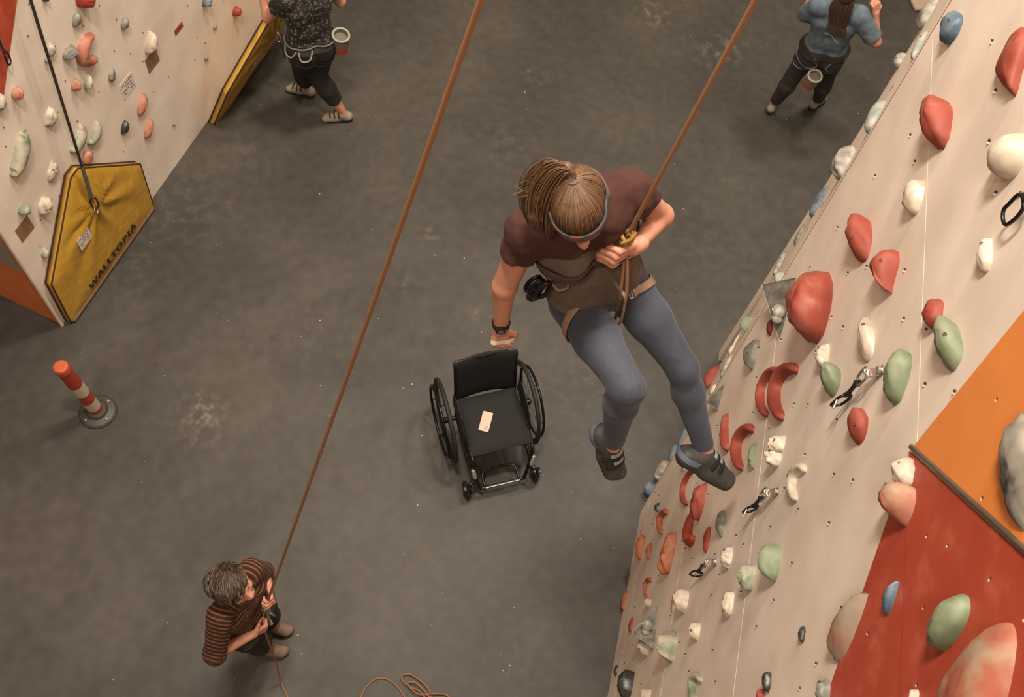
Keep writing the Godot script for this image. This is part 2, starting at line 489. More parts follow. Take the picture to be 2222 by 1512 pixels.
# wall, colour, kind, along, up, turn, length, width, height, taper-or-bend, a, b, lumps, label
const HOLDS := [
	["R","blue","D",-0.173,4.351,0.0,0.109,0.087,0.044,0.3,0,0,0.08,"blue wedge climbing hold just inside the wall edge, above a thin seam"],
	["R","red","D",0.307,4.669,0.0,0.196,0.121,0.037,-0.6,0,0.12,0.06,"large smooth red teardrop hold above the big white ball hold"],
	["R","red","D",0.182,4.295,8.5,0.190,0.100,0.074,0.036,-0.17,0.188,0.06,"large red teardrop hold with a bolt hole on the panel seam"],
	["R","white","D",0.607,4.666,0.0,0.114,0.114,0.063,0,0,0,0.03,"big white ball-shaped hold above the large black carabiner"],
	["R","clear","D",0.344,4.151,-22.5,0.108,0.063,0.043,0.039,-0.114,-0.19,0.06,"chalky translucent oval hold beside the panel seam"],
	["R","red","D",0.232,3.759,9.6,0.193,0.095,0.070,0.199,-0.202,0.068,0.06,"red hold with two lobes at its top end"],
	["R","red","D",0.520,3.985,6.3,0.147,0.096,0.066,-0.773,-0.056,0.132,0.06,"red hold with a sharp pointed corner"],
	["R","white","D",0.815,4.544,-6.5,0.093,0.036,0.026,0.372,-0.008,-0.044,0.06,"small white finger hold below the large black carabiner"],
	["R","red","D",0.282,3.367,12.1,0.322,0.217,0.140,-0.058,0.12,0.226,0.06,"biggest smooth red dome hold beside the grey triangle block"],
	["R","darkred","D",0.005,2.725,0.0,0.083,0.050,0.021,0,0,0,0.06,"small dark red hold half hidden behind the grey triangle block"],
	["R","red","D",0.837,4.288,0.0,0.087,0.070,0.034,0,0,0,0.06,"red round hold tucked behind a green hold near the orange panel"],
	["R","green","D",0.981,4.381,13.8,0.155,0.074,0.052,0.375,-0.145,0.22,0.06,"lumpy green hold overlapping a red round hold near the orange panel"],
	["R","white","D",0.679,3.849,6.4,0.159,0.058,0.035,0.786,-0.164,0.057,0.06,"long white hold with a bright edge above the silver hanger"],
	["R","white","D",0.546,3.473,0.0,0.093,0.047,0.038,0,0,0,0.16,"little knobbly white hold touching a small green hold"],
	["R","green","D",0.701,3.582,9.2,0.108,0.092,0.056,0.276,-0.194,0.28,0.06,"small green hold hanging below a little knobbly white hold"],
	["R","green","D",0.942,4.097,-28.0,0.152,0.090,0.052,-0.044,-0.142,0.019,0.06,"large oval green hold right beside the silver bolt hanger"],
	["R","red","D",0.976,3.827,33.4,0.117,0.097,0.042,0.035,-0.032,0.242,0.06,"faceted red hold below the black quickdraw sling"],
	["R","grey","D",0.044,2.502,4.8,0.142,0.109,0.053,-0.772,-0.036,-0.026,0.06,"grey half-moon hold above a pair of nested red crescents"],
	["R","red","C",0.362,2.803,-33.5,0.185,0.051,0.037,-1,0.176,0,0.02,"outer red crescent hold of the nested pair"],
	["R","red","C",0.465,3.028,-36.9,0.193,0.068,0.049,-1,0.184,0,0.02,"inner red crescent hold of the nested pair"],
	["R","red","C",0.314,2.195,26.6,0.239,0.054,0.037,-1,0.029,0,0.02,"red crescent hold beside the climbing shoe, with a hooked tip"],
	["R","red","C",0.510,2.527,-33.0,0.172,0.062,0.046,-1,0.16,0,0.02,"thick red crescent hold partly behind the climbing shoe toe"],
	["R","green","D",0.638,2.720,0.0,0.118,0.041,0.031,0,0,0,0.06,"thin green half-moon hold between red crescent and white hold"],
	["R","white","D",0.729,3.075,0.0,0.071,0.057,0.052,0,0,0,0.14,"upper block of a white stepped hold pair near the shoe"],
	["R","white","D",0.779,3.052,0.0,0.071,0.050,0.054,0,0,0,0.16,"lower block of a white stepped hold pair near the shoe"],
	["R","white","C",0.960,3.301,-35.7,0.105,0.046,0.033,-1,0.091,0,0.05,"white ear-shaped crescent hold above a quickdraw"],
	["R","red","C",0.336,1.471,-18.7,0.184,0.042,0.030,-1,0.174,0,0.02,"slender red crescent hold under the climbing shoe heel"],
	["R","red","D",0.568,1.883,-20.0,0.178,0.089,0.061,0,0,0,0.15,"jagged red wedge hold touching a slender red crescent"],
	["R","clear","D",0.105,1.320,0.0,0.154,0.077,0.031,0,0,0,0.06,"pale oval hold under the climbing shoe heel near the wall edge"],
	["R","grey","D",0.820,2.351,0.0,0.118,0.047,0.035,0,0,0,0.06,"thin grey half-moon hold beside a quickdraw carabiner"],
	["R","dark","D",0.199,0.687,0.0,0.060,0.036,0.028,0,0,0,0.06,"tiny dark knob hold at the low corner of the wall"],
	["R","orange","C",0.358,0.925,-30.0,0.122,0.051,0.036,-1,0.134,0,0.02,"small orange crescent hold beneath the tiny dark knob"],
	["R","redorange","C",0.679,1.753,29.3,0.168,0.062,0.046,-1,0.072,0,0.02,"red ring-like crescent hold curling around bare wall"],
	["R","redorange","D",0.826,2.110,0.0,0.128,0.051,0.025,0,0,0,0.06,"narrow red sliver hold beside the ring-like red hold"],
	["R","orange","D",0.688,1.341,-15.0,0.238,0.071,0.066,0,0,0,0.12,"long faded orange hold running diagonally with a chalky notch"],
	["R","orange","D",0.363,0.351,0.0,0.161,0.065,0.051,0,0,0,0.1,"orange crimp hold close to the foot edge of the wall"],
	["R","orange","D",0.477,0.656,0.0,0.100,0.040,0.029,0,0,0,0.06,"tiny orange chip hold beside an orange crimp"],
	["R","orange","C",0.727,0.779,-30.0,0.099,0.034,0.024,-1,0.109,0,0.02,"thin orange crescent hold above a tiny white knob"],
	["R","orange","D",0.647,0.046,0.0,0.137,0.055,0.026,0,0,0,0.06,"orange half-moon hold on the very edge near the floor"],
	["R","redorange","D",0.895,0.456,0.0,0.094,0.047,0.022,0,0,0,0.06,"small red chip hold next to the lower grey block"],
	["R","dark","D",1.130,0.204,0.0,0.070,0.035,0.023,0,0,0,0.06,"tiny dark chip hold low near the floor edge"],
	["R","white","D",1.031,2.535,0.0,0.088,0.053,0.039,0,0,0,0.16,"crumpled white hold beside the small quickdraw"],
	["R","white","D",1.058,1.838,0.0,0.109,0.076,0.064,0,0,0,0.08,"white ring-shaped hold in front of an orange sliver"],
	["R","orange","D",0.994,1.556,0.0,0.107,0.031,0.011,0,0,0,0.06,"orange sliver hold behind the white ring-shaped hold"],
	["R","white","D",1.254,2.644,0.0,0.101,0.050,0.040,0,0,0,0.14,"white shell-like hold with a vertical groove"],
	["R","white","D",1.268,2.164,0.0,0.075,0.053,0.045,0,0,0,0.08,"small white cup hold between pale green and white holds"],
	["R","white","D",0.861,0.927,0.0,0.048,0.043,0.038,0,0,0,0.06,"tiny white knob hold above the lower grey block"],
	["R","palegreen","D",1.258,1.729,0.0,0.139,0.084,0.087,0,0,0,0.12,"pale green scooped hold beside the lower grey block"],
	["R","green","D",1.224,3.166,0.0,0.132,0.073,0.068,0,0,0,0.07,"large green jug hold low on the white wall"],
	["R","palegreen","D",1.208,2.892,0.0,0.095,0.057,0.053,0,0,0,0.14,"smaller double-lobed green hold beside the large green jug"],
	["R","white","D",1.147,1.099,0.0,0.081,0.064,0.064,0,0,0,0.1,"white ridged hold tucked under the lower grey block"],
	["R","dark","D",1.300,0.777,0.0,0.157,0.094,0.081,0,0,0,0.1,"dark grey shiny lump hold low near the floor"],
	["R","palegreen","C",1.517,2.274,-30.0,0.091,0.045,0.032,-1,0.1,0,0.05,"pale green crescent hold low on the wall"],
	["R","white","D",1.428,1.330,0.0,0.061,0.037,0.048,0,0,0,0.06,"small plain white hold beside the dark grey lump"],
	["R","dark","D",1.536,3.496,0.0,0.049,0.022,0.017,0,0,0,0.06,"small black bean hold beside the red panel"],
	["R","dark","D",1.637,3.218,0.0,0.064,0.032,0.026,0,0,0,0.1,"black pebble hold with a red tip hold under it"],
	["R","red","D",1.674,3.168,0.0,0.040,0.024,0.025,0,0,0,0.06,"red tip hold peeking out under the black pebble"],
	["R","white","D",1.254,4.177,0.0,0.082,0.057,0.049,0,0,0,0.1,"upper white lobe of a chalky hold on the red panel corner"],
	["R","chalkred","D",1.346,4.170,-5.4,0.100,0.098,0.070,-0.263,-0.224,-0.085,0.06,"chalk-covered pink hold on the red panel corner"],
	["R","chalk","D",1.585,3.867,-54.7,0.237,0.072,0.043,0.53,0.036,-0.217,0.06,"long chalky pale hold with pink tips on the red panel edge"],
	["R","blue","D",1.565,4.105,-40.7,0.092,0.034,0.026,0.294,-0.079,0.061,0.05,"blue half-moon hold on the red panel"],
	["R","green","D",1.690,4.410,-60.7,0.159,0.083,0.052,-0.13,-0.029,0.14,0.06,"large green clam-shaped hold on the red panel"],
	["R","chalkred","D",1.827,4.539,-49.2,0.275,0.180,0.055,0.119,0.191,0.041,0.06,"huge chalk-dusted pink slab hold low on the red panel"],
	["R","grey","D",1.740,3.733,0.0,0.066,0.033,0.037,0,0,0,0.06,"grey half-moon hold low at the edge of the red panel"],
	["R","white","D",1.821,4.259,0.0,0.033,0.020,0.023,0,0,0,0.06,"small chalky white hold low on the red panel"],
	["R","fluted","D",1.440,4.677,1.4,0.243,0.115,0.037,-0.107,-0.08,0.009,0.06,"large fluted grey hold with a black underside on the orange panel"],
	["S","greychalk","D",1.260,3.530,0.0,0.200,0.117,0.041,0,0,0,0.06,"big chalky grey hold at the top of the narrow turned panel"],
	["S","paleblue","D",0.570,3.917,0.0,0.165,0.041,0.018,0,0,0,0.06,"pale blue rounded hold below the big chalky grey hold"],
	["S","greychalk","D",1.270,3.240,0.0,0.097,0.058,0.036,0,0,0,0.06,"pale grey knob hold behind the highest quickdraw on the narrow panel"],
	["S","paleblue","D",0.536,3.562,0.0,0.180,0.090,0.035,0,0,0,0.06,"pale grooved half-moon hold alone on the narrow panel"],
	["S","greychalk","D",0.571,3.237,0.0,0.193,0.096,0.062,0,0,0,0.1,"grey bulging hold midway on the narrow panel"],
	["S","blue","D",0.974,2.492,0.0,0.200,0.119,0.032,0,0,0,0.06,"blue and white striped hold behind a quickdraw"],
	["S","grey","D",0.975,2.202,0.0,0.157,0.039,0.018,-0.3,0,0,0.06,"small grey cone hold at the end of a quickdraw"],
	["S","greychalk","D",1.260,1.550,0.0,0.200,0.051,0.023,0,0,0,0.12,"grey hold with two finger pockets above the grey triangle block"],
	["S","paleblue","D",0.270,2.710,0.0,0.064,0.032,0.035,0,0,0,0.06,"pale green sliver hold just above the grey triangle block"],
	["S","green","D",0.639,1.713,0.0,0.106,0.053,0.049,0,0,0,0.1,"small green hold behind the quickdraw under the triangle block"],
	["S","white","D",0.958,0.994,0.0,0.140,0.028,0.013,0,0,0,0.06,"white sliver hold on the narrow panel beside the climber knee"],
	["S","white","D",0.854,1.046,0.0,0.083,0.066,0.021,0,0,0,0.06,"small white ring hold stacked on a grey dimpled hold"],
	["S","greychalk","D",0.351,1.687,0.0,0.179,0.045,0.021,0,0,0,0.12,"grey dimpled hold on the narrow panel near the knee"],
	["S","red","D",0.967,0.451,0.0,0.185,0.074,0.061,0,0,0,0.06,"red half-moon hold peeking past the climber shin"],
	["S","white","D",0.204,1.620,0.0,0.073,0.051,0.018,0,0,0,0.06,"white chip hold just past the climber shin"],
	["S","blue","D",0.356,0.644,0.0,0.151,0.076,0.021,0,0,0,0.06,"blue chalky hold behind the climber calf"],
	["S","blue","D",0.264,0.550,0.0,0.139,0.069,0.030,0,0,0,0.06,"dark blue hold tucked behind a grey hook hold"],
	["S","greychalk","C",0.264,0.210,-30.0,0.200,0.071,0.050,-1,0.01,0,0.02,"grey hook-shaped hold near the lower end of the narrow panel"],
	["S","blue","D",0.146,0.100,20.0,0.105,0.053,0.061,0,0,0,0.06,"small bright blue hold lowest on the narrow panel"],
	["L","dark","D",1.017,2.187,45.0,0.043,0.030,0.035,0,0,0,0.06,"small dark knob hold high beside the black strap"],
	["L","redorange","D",1.276,1.977,45.0,0.121,0.097,0.097,0,0,0,0.06,"rust red round hold highest on the yellow-barrier wall"],
	["L","grey","D",1.170,1.893,45.0,0.092,0.046,0.038,0,0,0,0.06,"grey-green oval hold below the rust red round hold"],
	["L","grey","D",1.534,1.540,45.0,0.081,0.049,0.040,0,0,0,0.06,"small grey oval hold beside the red sticker"],
	["L","blue","D",2.383,1.015,45.0,0.084,0.042,0.068,0,0,0,0.06,"slate blue hold near the far end of the yellow-barrier wall"],
	["L","redorange","D",2.716,0.629,45.0,0.080,0.048,0.064,0,0,0,0.06,"small bright red hold beside the far yellow barrier"],
	["L","grey","D",2.429,0.715,45.0,0.041,0.028,0.024,0,0,0,0.06,"tiny grey knob hold under the slate blue hold"],
	["L","grey","D",2.241,0.559,45.0,0.045,0.032,0.022,0,0,0,0.06,"tiny grey knob hold beside the far yellow barrier corner"],
	["L","clear","D",1.698,1.226,45.0,0.152,0.061,0.070,0,0,0,0.06,"translucent white hold above a square brown tag"],
	["L","greychalk","D",0.908,1.885,45.0,0.080,0.056,0.034,0,0,0,0.06,"pale grey hold behind the black strap"],
	["L","greychalk","D",0.852,1.859,45.0,0.040,0.032,0.032,0,0,0,0.06,"small pale knob hold behind the black strap"],
	["L","grey","D",1.019,1.762,5.0,0.102,0.051,0.066,0,0,0,0.12,"grey rocky hold overlapping the salmon crescent"],
	["L","salmon","C",1.153,1.644,75.0,0.161,0.080,0.064,1,0.116,0,0.02,"big salmon crescent hold with a thick rounded end"],
	["L","salmon","D",0.962,1.537,45.0,0.076,0.045,0.059,0,0,0,0.06,"salmon bean hold below the salmon crescent"],
	["L","palegreen","D",1.060,1.463,45.0,0.098,0.039,0.051,0,0,0,0.06,"pale green leaf-shaped hold beside the salmon bean"],
	["L","grey","D",1.274,1.307,45.0,0.085,0.051,0.028,0,0,0,0.14,"small rocky dark grey hold beside the white notice"],
	["L","salmon","D",0.550,1.879,45.0,0.077,0.046,0.060,0,0,0,0.06,"salmon jug hold near the painted red corner"],
	["L","palegreen","D",0.423,1.924,45.0,0.103,0.062,0.047,0,0,0,0.06,"pale hold under the painted red corner"],
	["L","salmon","D",1.438,0.860,45.0,0.159,0.063,0.047,0,0,0,0.06,"upper salmon leaf hold of the two below the white notice"],
	["L","salmon","D",1.419,0.622,45.0,0.158,0.055,0.045,0,0,0,0.06,"lower salmon leaf hold of the two below the white notice"],
	["L","white","D",0.693,1.517,45.0,0.126,0.075,0.044,0,0,0,0.12,"white double-lobed hold beside the black strap"],
	["L","dark","D",1.214,0.856,45.0,0.101,0.050,0.039,0,0,0,0.06,"dark grey almond hold above the near yellow barrier"],
	["L","grey","D",1.688,0.374,45.0,0.027,0.021,0.021,0,0,0,0.06,"tiny grey knob hold near the floor edge of the yellow-barrier wall"],
	["L","palegreen","C",0.368,1.528,40.0,0.234,0.098,0.064,-1,0.03,0,0.02,"long white and green banana hold on the yellow-barrier wall"],
	["L","palegreen","C",0.810,1.177,30.0,0.152,0.084,0.050,-1,0.044,0,0.02,"white and green curved hold crossed by the black strap"],
	["L","palegreen","C",0.951,1.078,30.0,0.131,0.072,0.043,-1,0.041,0,0.02,"white and green curved hold beside the strap-crossed one"],
	["L","salmon","D",0.817,0.989,45.0,0.106,0.074,0.049,0,0,0,0.06,"pinkish hold half behind the near yellow barrier top"],
	["L","white","D",0.522,1.173,45.0,0.147,0.073,0.032,0,0,0,0.16,"white insect-shaped knobbly hold beside the near yellow barrier"],
	["L","white","D",0.347,1.036,45.0,0.123,0.074,0.061,0,0,0,0.12,"white fist-shaped hold above a green wedge hold"],
	["L","green","D",0.205,1.179,5.0,0.078,0.047,0.063,0,0,0,0.06,"dark green wedge hold above a brown tag"],
	["L","palegreen","D",0.172,0.714,45.0,0.068,0.041,0.041,0,0,0,0.06,"small pale green hold lowest on the yellow-barrier wall"],
]

# ------------------------------------------------------------------ the hall
# wall frames: origin on the floor, d along the wall, n out of it
const RA := Vector3(1.114, 0, -2.307)
const RD := Vector3(-0.0437, 0, 0.99904)
const RN := Vector3(-0.99904, 0, -0.0437)
const LA := Vector3(-3.195, 0, -2.767)
const LD := Vector3(0.1813, 0, -0.98343)
const LN := Vector3(0.98343, 0, 0.1813)
const SA := Vector3(1.114, 0, -2.307)
const SD := Vector3(0.33175, 0, -0.94337)
const SN := Vector3(-0.94315, -0.0216, -0.33168)
const SU := Vector3(-0.02038, 0.99977, -0.00717)

func wp(s: String, u: float, v: float, w := 0.0) -> Vector3:
	if s == "R":
		return RA + RD * u + Vector3.UP * v + RN * w
	if s == "L":
		return LA + LD * u + Vector3.UP * v + LN * w
	return SA + SD * u + SU * v + SN * w

func wxf(s: String, u := 0.0, v := 0.0, w := 0.0) -> Transform3D:   # x along, y up, z out
	if s == "R":
		return xf(wp(s, u, v, w), RD, Vector3.UP, RN)
	if s == "L":
		return xf(wp(s, u, v, w), LD, Vector3.UP, LN)
	return xf(wp(s, u, v, w), SD, SU, SN)

func _ready() -> void:
	rng.seed = 20
	# camera
	var cam := Camera3D.new()
	cam.name = "camera"
	cam.transform = Transform3D(Basis(Vector3(0.97765, 0.09745, -0.18634), Vector3(-0.21028, 0.45309, -0.86631), Vector3(0.0, 0.88612, 0.46345)).orthonormalized(), Vector3(0, 6.4, 0))
	cam.fov = 39.6
	cam.near = 0.05
	add_child(cam)
	cam.current = true
	# surroundings: a closed hall, nothing but the ceiling panels gives light
	var we := WorldEnvironment.new()
	we.name = "environment"
	var e := Environment.new()
	e.background_mode = Environment.BG_COLOR
	e.background_color = Color(0, 0, 0)
	e.tonemap_mode = Environment.TONE_MAPPER_LINEAR
	e.tonemap_exposure = 1.0
	e.sdfgi_enabled = true; e.ssao_enabled = true; e.ssil_enabled = true
	we.environment = e
	add_child(we)
	materials()
	lamp(Vector3(-0.85, 9.2, -1.95), 0.9, 0.5, 51.0, "small hanging light panel over the aisle between the climbing walls")
	lamp(Vector3(0.3, 11.6, -5.4), 1.5, 0.9, 74.0, "ceiling light panel straight above the far half of the aisle")
	lamp(Vector3(3.0, 11.6, -7.6), 1.5, 0.9, 60.0, "ceiling light panel over the floor beyond the tall wall")
	lamp(Vector3(-1.6, 11.6, 2.6), 1.5, 0.9, 36.0, "ceiling light panel near the front wall of the hall")
	hall()
	tall_wall()
	barrier_wall()
	holds()
	blocks()
	quickdraws()
	barriers()
	bollard()
	wheelchair()
	rope()
	climber()
	belayer()
	walker()
	photographer()
	small_things()

func lamp(p: Vector3, w: float, d: float, energy: float, label: String) -> void:
	var t := thing("ceiling_light", label, "light", p, "light panels on the hall ceiling")
	var mb := MB.new()
	mb.box(Transform3D(Basis(), p + Vector3(0, 0.06, 0)), Vector3(w + 0.08, 0.1, d + 0.08), 0.01)
	obj("housing", mb, M.metal, t)
	mb = MB.new()
	mb.box(Transform3D(Basis(), p), Vector3(w, 0.02, d), 0.004)
	var m := plain(Color(0.9, 0.88, 0.84), 0.5)
	m.emission_enabled = true; m.emission = Color(1, 0.94, 0.86); m.emission_energy_multiplier = 2.0
	obj("diffuser", mb, m, t)
	var l := AreaLight3D.new()
	l.name = "light"
	l.area_size = Vector2(w, d)
	l.light_color = Color(1.0, 0.945, 0.875)
	l.light_energy = energy
	l.shadow_enabled = true
	l.area_range = 40.0
	l.area_attenuation = 2.0
	t.add_child(l)
	l.position = Vector3(0, -0.03, 0)
	l.rotation = Vector3(-PI / 2, 0, 0)

func materials() -> void:
	M.metal = plain(Color(0.7, 0.69, 0.67), 0.35, 0.9)
	M.steel = plain(Color(0.72, 0.7, 0.68), 0.32, 0.9)
	M.black_metal = plain(Color(0.06, 0.06, 0.06), 0.35, 0.3)
	M.black = plain(Color(0.042, 0.039, 0.036), 0.75)
	M.black_gloss = plain(Color(0.05, 0.05, 0.05), 0.3)
	M.dark_hole = plain(Color(0.24, 0.18, 0.15), 0.9)
	M.hole_ring = plain(Color(0.3, 0.24, 0.2), 0.7)
	M.hall_wall = mottled([Color(0.7, 0.66, 0.6), Color(0.75, 0.71, 0.65)], 0.01, 0.4, 0.9)
	M.ceiling = plain(Color(0.72, 0.7, 0.66), 0.95)
	M.ply = mottled([Color(0.785, 0.735, 0.68), Color(0.815, 0.765, 0.715), Color(0.84, 0.795, 0.745)], 0.012, 0.7, 0.62, 0.0, [0.2, 0.5, 0.85])
	M.ply_seam = plain(Color(0.835, 0.785, 0.73), 0.6)
	M.backing_gap_shade = plain(Color(0.34, 0.25, 0.19), 0.8)  # backing brown, also the painted shadow of the gap at the wall edge
	M.orange = mottled([Color(0.79, 0.48, 0.235), Color(0.81, 0.5, 0.25)], 0.02, 1.0, 0.5)
	M.red_paint = mottled([Color(0.6, 0.235, 0.155), Color(0.62, 0.25, 0.17), Color(0.66, 0.34, 0.26)], 0.02, 1.3, 0.55, 0.0, [0.2, 0.6, 0.95])
	M.rust_paint = mottled([Color(0.76, 0.42, 0.24), Color(0.8, 0.46, 0.27)], 0.02, 1.0, 0.55)
	M.grey_paint = mottled([Color(0.5, 0.48, 0.45), Color(0.55, 0.53, 0.5)], 0.02, 1.0, 0.6)
	M.yellow = mottled([Color(0.64, 0.49, 0.16), Color(0.68, 0.53, 0.18)], 0.02, 2.0, 0.55, 1.5)
	M.yellow_edge = plain(Color(0.72, 0.56, 0.22), 0.5)
	M.piping = plain(Color(0.2, 0.1, 0.07), 0.7)
	M.brown_hem = mottled([Color(0.36, 0.26, 0.17), Color(0.4, 0.29, 0.19)], 0.03, 3.0, 0.7)
	M.paper = plain(Color(0.74, 0.7, 0.66), 0.8)
	M.tagboard = mottled([Color(0.42, 0.31, 0.22), Color(0.52, 0.4, 0.29)], 0.05, 8.0, 0.8)
	M.print = plain(Color(0.3, 0.27, 0.25), 0.8)
	M.skin = mottled([Color(0.68, 0.47, 0.39), Color(0.71, 0.505, 0.42)], 0.02, 3.0, 0.55)
	M.skin.subsurf_scatter_enabled = true; M.skin.subsurf_scatter_strength = 0.15

func floor_texture() -> ImageTexture:
	var N := 1024
	var nz := FastNoiseLite.new()
	nz.seed = 3; nz.frequency = 0.006; nz.fractal_octaves = 5
	nz.noise_type = FastNoiseLite.TYPE_SIMPLEX_SMOOTH
	var a := nz.get_image(N, N).get_data()
	var nf := FastNoiseLite.new()
	nf.seed = 11; nf.frequency = 0.09; nf.fractal_octaves = 3
	nf.noise_type = FastNoiseLite.TYPE_SIMPLEX_SMOOTH
	var b := nf.get_image(N, N).get_data()
	var out := PackedByteArray()
	out.resize(N * N * 3)
	var w := 0
	for i in N * N:
		var t := 0.62 + 0.28 * (a[i] / 255.0 - 0.5) + 0.16 * (b[i] / 255.0 - 0.5)
		out[w] = int(t * 158.0); out[w + 1] = int(t * 147.0); out[w + 2] = int(t * 129.0)
		w += 3
	# chalk dust: x, z, radius, how much
	var spots := [[-2.03, -2.3, 0.22, 0.75], [-2.03, -2.42, 0.12, 0.5], [0.64, -7.07, 0.2, 0.75], [1.35, -6.87, 0.2, 0.7], [1.2, -6.7, 0.25, 0.4], [-0.31, -6.05, 0.12, 0.5], [-0.83, -4.18, 0.1, 0.55], [-0.28, -3.57, 0.08, 0.6], [-0.44, -5.22, 0.25, 0.2], [-2.75, -3.95, 0.5, 0.24], [-2.9, -3.3, 0.35, 0.2], [-2.5, -4.6, 0.3, 0.2], [0.3, -2.9, 0.4, 0.12], [0.6, -3.2, 0.3, 0.18], [-1.3, -1.0, 0.12, 0.35], [-0.9, -3.7, 0.12, 0.3], [0.5, -1.4, 0.5, 0.1], [-1.5, -3.2, 0.5, 0.1], [1.4, -4.6, 0.5, 0.14]]
	for s in spots:
		var cx: float = (s[0] + 6.0) / 11.0 * N
		var cz: float = (s[1] + 10.0) / 11.0 * N
		var rr: float = s[2] / 11.0 * N
		for y in range(maxi(0, int(cz - rr * 1.4)), mini(N, int(cz + rr * 1.4) + 1)):
			for x in range(maxi(0, int(cx - rr * 1.4)), mini(N, int(cx + rr * 1.4) + 1)):
				var q := Vector2(x - cx, y - cz).length() / rr
				var i := y * N + x
				var k: float = clampf(1.15 - q, 0.0, 1.0) * s[3] * clampf((b[i] / 255.0 - 0.42) * 3.4, 0.0, 1.0) * clampf((nf.get_noise_2d(x * 2.7 + 400.0, y * 2.7) + 0.35) * 1.4, 0.1, 1.0)
				for ch in 3:
					out[i * 3 + ch] = int(lerpf(out[i * 3 + ch], [205.0, 200.0, 190.0][ch], k))
	return ImageTexture.create_from_image(Image.create_from_data(N, N, false, Image.FORMAT_RGB8, out))

func hall() -> void:
	var m := StandardMaterial3D.new()
	m.albedo_texture = floor_texture()
	m.albedo_color = Color(0.565, 0.565, 0.565)
	m.roughness = 0.62
	var nz := FastNoiseLite.new()
	nz.frequency = 0.05; nz.seed = 5
	var nt := NoiseTexture2D.new()
	nt.width = 256; nt.height = 256; nt.seamless = true; nt.noise = nz; nt.as_normal_map = true; nt.bump_strength = 2.0
	m.normal_enabled = true; m.normal_texture = nt; m.normal_scale = 0.25
	m.uv1_scale = Vector3.ONE
	var mb := MB.new()
	# the floor in view carries one sheet of rubber; uv spans 11 m
	mb.box(Transform3D(Basis(), Vector3(-0.5, -0.1, -4.5)), Vector3(11, 0.2, 11), 0.001)
	for i in mb.v.size():
		mb.uv[i] = Vector2((mb.v[i].x + 6.0) / 11.0, (mb.v[i].z + 10.0) / 11.0)
	struct("floor", mb, m)
	var g := mottled([Color(0.36, 0.35, 0.33), Color(0.4, 0.385, 0.37)], 0.02, 1.0, 0.7)
	mb = MB.new()
	for r in [[-9.0, -6.0, -13.0, 5.0], [5.0, 8.0, -13.0, 5.0], [-6.0, 5.0, -13.0, -10.0], [-6.0, 5.0, 1.0, 5.0]]:
		mb.box(Transform3D(Basis(), Vector3((r[0] + r[1]) / 2, -0.1, (r[2] + r[3]) / 2)), Vector3(r[1] - r[0], 0.2, r[3] - r[2]), 0.0005)
	struct("floor_outer", mb, g)
	mb = MB.new()
	mb.box(Transform3D(Basis(), Vector3(-0.5, 12.1, -4)), Vector3(17.4, 0.2, 18.4), 0.01)
	struct("ceiling", mb, M.ceiling)
	for a in [["wall_back", Vector3(-0.5, 6, -13.1), Vector3(17.4, 12, 0.2)], ["wall_front", Vector3(-0.5, 6, 5.1), Vector3(17.4, 12, 0.2)], ["wall_far_left", Vector3(-9.1, 6, -4), Vector3(0.2, 12, 18)], ["wall_far_right", Vector3(8.1, 6, -4), Vector3(0.2, 12, 18)]]:
		mb = MB.new()
		mb.box(Transform3D(Basis(), a[1]), a[2], 0.01)
		struct(a[0], mb, M.hall_wall)
	# loose crumbs of chalk on the rubber
	mb = MB.new()
	for i in 520:
		var p := Vector3(rng.randf_range(-4.5, 3.8), 0.0, rng.randf_range(-8.2, -0.4))
		if i % 3 == 0:
			p = Vector3(rng.randfn(0.4, 1.4), 0, rng.randfn(-2.6, 1.4))
		if p.x > 0.98 and p.z > -3.8:
			continue
		if (p - LA).dot(LN) < 0.12:
			continue
		var r := 0.0016 + 0.0045 * pow(rng.randf(), 4.0)
		mb.ball(p + Vector3(0, r * 0.3, 0), Vector3(r, r * 0.6, r * rng.randf_range(0.6, 1.5)), Basis(Vector3.UP, rng.randf() * 6.0), 6)
	var o := obj("chalk_crumbs", mb, plain(Color(0.72, 0.7, 0.66), 0.9))
	tag(o, "white chalk crumbs scattered over the dark rubber floor", "chalk")
	o.set_meta("kind", "stuff")

func parent_struct(called: String) -> Node3D:
	var t := Node3D.new()
	t.name = called
	t.set_meta("kind", "structure")
	add_child(t)
	return t

func edge_u(v: float) -> float:      # where the tall wall's leaning edge is at height v
	return -0.0755 * v

